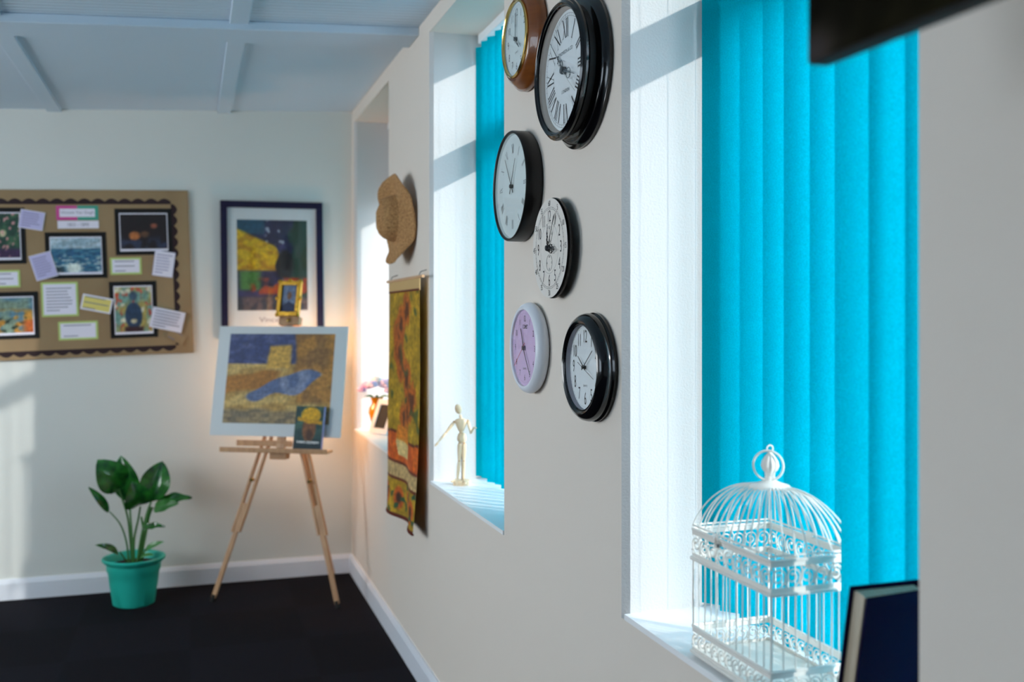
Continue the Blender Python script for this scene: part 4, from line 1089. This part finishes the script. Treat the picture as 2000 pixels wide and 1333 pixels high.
# ================================================================ EASEL
ER = -28.0
EM = Matrix.Translation((0.400, 5.055, 0)) @ Matrix.Rotation(R(ER), 4, 'Z')
es = empty('easel', EM, 'pale wooden tripod easel standing in the corner holding a painting', 'easel')
def lerp(a, b_, t_): return Vector(a)+(Vector(b_)-Vector(a))*t_
APEX = 1.02
for sx in (-1, 1):
    Fo = Vector((sx*0.335, 0.0, 0.0)); Tp = Vector((sx*0.035, 0.165, APEX))
    up = Vector((0, 1, 0))
    lo = MB().beam(lerp(Fo, Tp, 0.02), lerp(Fo, Tp, 0.48), 0.024, 0.016, M_pine_dark, up)
    lo.build('leg', parent=es, bevel=0.002)
    u_ = MB()
    for e in (-1, 1):
        off = Vector((e*0.0185, 0, 0)); u_.beam(lerp(Fo, Tp, 0.34)+off, lerp(Fo, Tp, 1.0)+off, 0.013, 0.024, M_pine_dark, up)
    u_.build('leg_guide', parent=es, bevel=0.002)
    MB().lathe([(0, -0.012), (0.009, -0.012), (0.011, 0), (0.009, 0.012), (0, 0.012)], M_brass, 14, Matrix.Translation(lerp(Fo, Tp, 0.60)+Vector((0, -0.02, 0))) @ Matrix.Rotation(PI/2, 4, 'X')).build('wing_knob', parent=es, smooth=50)
    MB().tube([Fo+Vector((0, 0, 0)), lerp(Fo, Tp, 0.035)], 0.013, M_rubber, 10).build('rubber_foot', parent=es, smooth=50)
Fo = Vector((0.125, 0.515, 0)); Tp = Vector((0.01, 0.19, APEX))
MB().beam(lerp(Fo, Tp, 0.02), Tp, 0.022, 0.016, M_pine_dark, Vector((0, 1, 0))).build('leg', parent=es, bevel=0.002)
MB().tube([Fo, lerp(Fo, Tp, 0.035)], 0.013, M_rubber, 10).build('rubber_foot', parent=es, smooth=50)
MB().box((0, 0.175, APEX-0.01), (0.13, 0.03, 0.05), M_pine_dark).build('head_block', parent=es, bevel=0.003)
Lean = R(12)
def ep(x, h, off=0.0):     # point on the leaning picture plane, h above the tray
    return Vector((x, 0.062+h*math.sin(Lean)+off*math.cos(Lean), 0.782+h*math.cos(Lean)-off*math.sin(Lean)))
MB().beam(ep(0.0, -0.02, 0.018), ep(0.0, 0.70, 0.018), 0.045, 0.016, M_pine_dark, Vector((0, 1, 0))).build('mast', parent=es, bevel=0.002)
tr_ = MB(); tr_.box((-0.01, 0.045, 0.768), (0.57, 0.085, 0.012), M_pine_dark); tr_.box((-0.01, 0.003, 0.775), (0.57, 0.010, 0.024), M_pine_dark); tr_.build('tray', parent=es, bevel=0.002)
MB().box((-0.09, 0.082, 0.800), (0.30, 0.012, 0.030), M_pine_dark).build('tray_back', parent=es, bevel=0.002)
MB().box((0, 0.065, 0.745), (0.09, 0.05, 0.04), M_pine_dark).build('tray_bracket', parent=es, bevel=0.003)
cl = MB(); T = Matrix.Translation(ep(0.005, 0.684, -0.004)) @ Matrix.Rotation(-Lean, 4, 'X')
cl.box((0, 0, -0.03), (0.11, 0.05, 0.046), M_pine_dark, T); cl.lathe([(0, 0), (0.010, 0), (0.012, 0.008), (0, 0.012)], M_brass, 14, T @ Matrix.Translation((0, -0.027, -0.03)) @ Matrix.Rotation(PI/2, 4, 'X'))
cl.build('top_clamp', parent=es, bevel=0.003)

# painting on the easel
PW, PH = 0.705, 0.572
x0 = -0.030
T = EM @ Matrix.Translation(ep(x0, PH/2+0.055, -0.010)) @ Matrix.Rotation(PI/2-Lean, 4, 'X')
pa = empty('painting', T, 'wide white bordered landscape print of ochre field and blue sky on the easel', 'picture')
MB().box((0, 0, -0.004), (PW, PH, 0.008), M_matboard).build('panel', parent=pa, bevel=0.001)
def art_field(u, v):
    c = mixc((176, 140, 74), (202, 170, 104), sm(nz(u, v*2, 6), -0.2, 0.3))
    if v > 0.66: c = mixc((56, 68, 112), (78, 88, 130), sm(nz(u, v*2, 8, 1), -0.2, 0.3))
    c = mixc(c, (204, 160, 74), sm(u-0.38+0.05*nz(u, v, 7, 8), 0, 0.03)*sm(0.62-u, 0, 0.04)*sm(0.88+0.03*nz(u, v, 9)-v, 0, 0.03)*sm(v, 0.6, 0.63))
    c = mixc(c, mixc((176, 124, 56), (140, 100, 54), sm(nz(u, v, 9, 3), -0.2, 0.3)), sm(u-0.60-0.10*(1-v)+0.04*nz(u, v, 6, 2), 0, 0.03)*sm(v, 0.2, 0.26))
    c = mixc(c, (168, 112, 44), sm(0.12-abs(v-0.42-0.18*u+0.05*nz(u, v, 6, 5)), 0, 0.04)*sm(0.55-u, 0, 0.1))
    ca_, sa_ = math.cos(0.30), math.sin(0.30); X, Y = (u-0.55)*1.2, (v-0.42)
    a_, b_ = X*ca_+Y*sa_, -X*sa_+Y*ca_
    d = 1-((a_/0.46)**2+((b_+0.02*math.sin(a_*14))/(0.105+0.03*math.sin(a_*9)))**2)
    c = mixc(c, mixc((88, 106, 144), (126, 138, 168), sm(nz(u, v, 9, 6), -0.2, 0.3)), sm(d, 0, 0.2))
    c = mixc(c, mixc((150, 130, 96), (116, 104, 84), sm(nz(u, v*2, 11, 7), -0.2, 0.3)), sm(0.17-v+0.03*nz(u, v, 6), 0, 0.05))
    return c
painting('print', PW-0.13, PH-0.105, art_field, 100, 84, pa, Matrix.Translation((0, 0.012, 0.0008)))

# small gold framed picture held by the easel's top
T = EM @ Matrix.Translation(ep(0.010, 0.668, -0.035)+Vector((0, 0, 0.098))) @ Matrix.Rotation(R(-4), 4, 'Z') @ Matrix.Rotation(PI/2-R(12), 4, 'X')
gf = empty('small_gold_picture', T, 'small ornate gold framed picture standing on top of the easel', 'picture')
b = MB(); gw, gh, g_ = 0.125, 0.185, 0.022
for (a0, a1, b0, b1) in ((-gw/2, gw/2, gh/2-g_, gh/2), (-gw/2, gw/2, -gh/2, -gh/2+g_), (-gw/2, -gw/2+g_, -gh/2+g_, gh/2-g_), (gw/2-g_, gw/2, -gh/2+g_, gh/2-g_)): b.box2((a0, b0, -0.012), (a1, b1, 0.014), M_gold)
for (x_, y_) in ((-gw/2+0.006, gh/2-0.004), (gw/2-0.006, gh/2-0.004), (-gw/2+0.006, -gh/2+0.006), (gw/2-0.006, -gh/2+0.006), (0, gh/2), (gw/2, 0), (-gw/2, 0)): b.ball((x_, y_, 0.008), 0.012, M_gold, 10)
b.build('gilt_frame', parent=gf, bevel=0.004)
def art_small(u, v):
    c = mixc((92, 110, 140), (116, 130, 156), sm(nz(u, v, 6), -0.2, 0.3)); c = mixc(c, (34, 44, 78), sm(0.42-v-abs(u-0.5)*0.3, 0, 0.06))
    c = mixc(c, (120, 84, 62), sm(0.17-math.hypot((u-0.5)*0.9, v-0.60), 0, 0.05)); return c
painting('portrait_print', gw-2*g_+0.004, gh-2*g_+0.004, art_small, 30, 40, gf, Matrix.Translation((0, 0, 0.002)))

# paperback on the tray
bt = Matrix.Rotation(R(-6), 4, 'Z'); BWd, BHt, BT = 0.150, 0.225, 0.020
T = EM @ Matrix.Translation((0.165, 0.012, 0.7745)) @ Matrix.Rotation(R(-12), 4, 'X') @ Matrix.Rotation(R(1.0), 4, 'Y')
bk = empty('paperback_book', T, 'art paperback with yellow and teal cover leaning against the easel painting', 'book')
b = MB(); b.box2((-BWd/2+0.003, 0.001, 0.002), (BWd/2-0.002, BT-0.001, BHt-0.002), M_pages); b.build('page_block', parent=bk)
b = MB(); b.box2((-BWd/2, BT-0.001, 0), (BWd/2, BT, BHt), M_spine); b.box2((BWd/2-0.002, 0, 0), (BWd/2, BT, BHt), M_spine); b.build('back_cover', parent=bk)
MB().box2((-BWd/2, 0, 0), (BWd/2-0.002, 0.001, BHt), M_spine).build('front_cover', parent=bk)
def art_book(u, v):
    c = mixc((24, 62, 64), (60, 96, 84), sm(nz(u, v, 5), -0.2, 0.3)*sm(v, 0.2, 0.6))
    c = mixc(c, (132, 84, 50), sm(0.27-math.hypot((u-0.52)*1.0, (v-0.50)*0.8), 0, 0.06)); c = mixc(c, (58, 34, 24), sm(0.17-math.hypot(u-0.55, v-0.36), 0, 0.1)*0.8)
    c = mixc(c, (222, 168, 20), sm(0.30-math.hypot((u-0.55)*0.80, (v-0.80)*1.5), 0, 0.05)); c = mixc(c, (206, 150, 18), sm(0.46-abs(u-0.52), 0, 0.05)*sm(0.055-abs(v-0.68+0.1*(u-0.5)), 0, 0.03)); c = mixc(c, (18, 44, 54), sm(0.26-v, 0, 0.08)); return c
fc = painting('cover_picture', BWd-0.002, BHt, art_book, 36, 50, bk, Matrix.Translation((-0.001, -0.0006, BHt/2)) @ Matrix.Rotation(PI/2, 4, 'X'))
MB().text('VAN GOGH', 0.0125, M_silver_hand, Matrix.Translation((0, -0.0012, 0.045)) @ Matrix.Rotation(PI/2, 4, 'X'), 1.3).build('cover_lettering', parent=bk)

# assumed lamp, added unseen behind the easel painting for the warm corner glow
lp = empty('assumed_lamp', Vector((0.66, 5.33, 1.15)), 'assumed small warm lamp, added out of sight behind the easel painting', 'lamp')
MB().ball((0, 0, 0), 0.022, M_bulb, 16).build('bulb', parent=lp, smooth=60)
MB().lathe([(0.016, -0.015), (0.018, -0.03), (0.014, -0.06), (0, -0.06)], M_matte_black, 18).build('socket', parent=lp, smooth=50)
elbow = EM @ ep(0.0, 0.30, 0.03)-Vector((0.66, 5.33, 1.15))
MB().tube([(0, 0, -0.055), (0, 0, -0.10), tuple(elbow)], 0.004, M_matte_black, 8).build('arm', parent=lp, smooth=50)
ld = bpy.data.lights.new('assumed_lamp_light', 'POINT'); ld.energy = 8.5; ld.color = (1.0, 0.52, 0.24); ld.shadow_soft_size = 0.03
lo_ = bpy.data.objects.new('assumed_lamp_light', ld); COL.objects.link(lo_); lo_.parent = lp; lo_.location = (-0.05, -0.06, 0.0)

# ================================================================ POTTED PLANT
PY = 5.30; pp = Vector((-0.271, PY, 0))
root = empty('potted_plant', pp, 'glossy green leafy plant in a turquoise plastic pot on the dark carpet', 'plant')
sq = lambda a, z: 1+0.02*math.cos(4*a)
b = MB(); b.lathe([(0, 0), (0.090, 0), (0.097, 0.006), (0.112, 0.10), (0.120, 0.165), (0.127, 0.178), (0.128, 0.208), (0.138, 0.216), (0.148, 0.226), (0.149, 0.236), (0.144, 0.241), (0.134, 0.236), (0.122, 0.205), (0.118, 0.17)], M_pot, 60, fn=sq); b.build('pot', parent=root, smooth=40)
b = MB(); b.lathe([(0, 0.208), (0.06, 0.206), (0.1225, 0.200)], M_soil, 40); b.build('soil', parent=root, smooth=60)
def pl(px, py, y): return on_y(px, py, y)-pp
def stem(pts, r0=0.006, r1=0.004, m=M_stem):
    P = [pl(*q) for q in pts]; S = []
    n = len(P)
    for k in range((n-1)*6+1):      # catmull-rom
        t_ = k/6; i = min(int(t_), n-2); f = t_-i
        p0, p1, p2, p3 = P[max(0, i-1)], P[i], P[i+1], P[min(n-1, i+2)]
        S.append(0.5*((2*p1)+(p2-p0)*f+(2*p0-5*p1+4*p2-p3)*f*f+(3*p1-p0-3*p2+p3)*f**3))
    L = len(S); MB().tube(S, [r0+(r1-r0)*i/(L-1) for i in range(L)], m, 8).build('stem', parent=root, smooth=60)
def leaf(a, b_, wpx, n=(0, -1, 0.3), m=M_leaf, fold=0.2, bend=0.1, wav=0.0):
    leaf_mesh(pl(*a), pl(*b_), wpx*0.00262, n, m, fold, bend, wav=wav).build('leaf', parent=root, smooth=70)
stem([(258, 1103, 5.30), (254, 1050, 5.29), (248, 1005, 5.27), (232, 956, 5.24)])
leaf((238, 962, 5.24), (196, 900, 5.20), 62, (0.1, -1, 0.5), bend=0.22, fold=0.12)
stem([(262, 1103, 5.31), (257, 1040, 5.34), (254, 990, 5.36), (258, 960, 5.37)])
leaf((262, 985, 5.37), (233, 892, 5.38), 52, (-0.3, -1, 0.2))
stem([(268, 1103, 5.30), (276, 1050, 5.30), (288, 1000, 5.30), (298, 975, 5.30)], 0.007)
leaf((297, 980, 5.30), (316, 901, 5.33), 56, (-0.1, -1, 0.25), fold=0.3)
stem([(262, 1103, 5.27), (262, 1055, 5.24), (270, 1015, 5.20), (274, 990, 5.16)])
leaf((276, 996, 5.17), (262, 948, 5.10), 54, (-0.1, -1, 0.9), bend=0.25)
stem([(272, 1103, 5.32), (284, 1040, 5.34), (290, 1010, 5.33), (296, 992, 5.31)], 0.010, 0.008, M_leaf2)
leaf((296, 990, 5.30), (373, 968, 5.26), 30, (0, -0.8, 1.0), wav=0.006)
leaf((296, 996, 5.28), (345, 982, 5.18), 24, (0, -1.0, 0.5), M_leaf2, wav=0.004)
stem([(252, 1103, 5.30), (247, 1060, 5.28), (235, 1025, 5.26), (214, 1000, 5.24)], 0.005, 0.003)
leaf((216, 1003, 5.24), (176, 952, 5.20), 16, (0.3, -1, 0.3), bend=0.15)
stem([(250, 1103, 5.28), (242, 1090, 5.24), (234, 1078, 5.21)], 0.004, 0.003)
leaf((236, 1081, 5.21), (190, 1062, 5.16), 15, (0, -0.8, 0.8), bend=0.15)
stem([(276, 1103, 5.28), (280, 1085, 5.25), (284, 1074, 5.24)], 0.004, 0.003)
leaf((280, 1076, 5.24), (318, 1057, 5.20), 13, (0, -0.8, 0.8), M_leaf2)
leaf((274, 1032, 5.28), (320, 1026, 5.20), 15, (0, -0.9, 0.8), M_leaf, wav=0.004)
leaf((268, 1092, 5.25), (300, 1082, 5.2), 12, (0, -0.5, 1), M_leaf2)
stem([(268, 1103, 5.30), (280, 1050, 5.31), (276, 1010, 5.30)], 0.006, 0.005, M_leaf2)

# ground outside the windows
struct(MB().box2((OUT+0.05, -8, -0.4), (14, 14, -0.3), M_gravel).build('ground'))
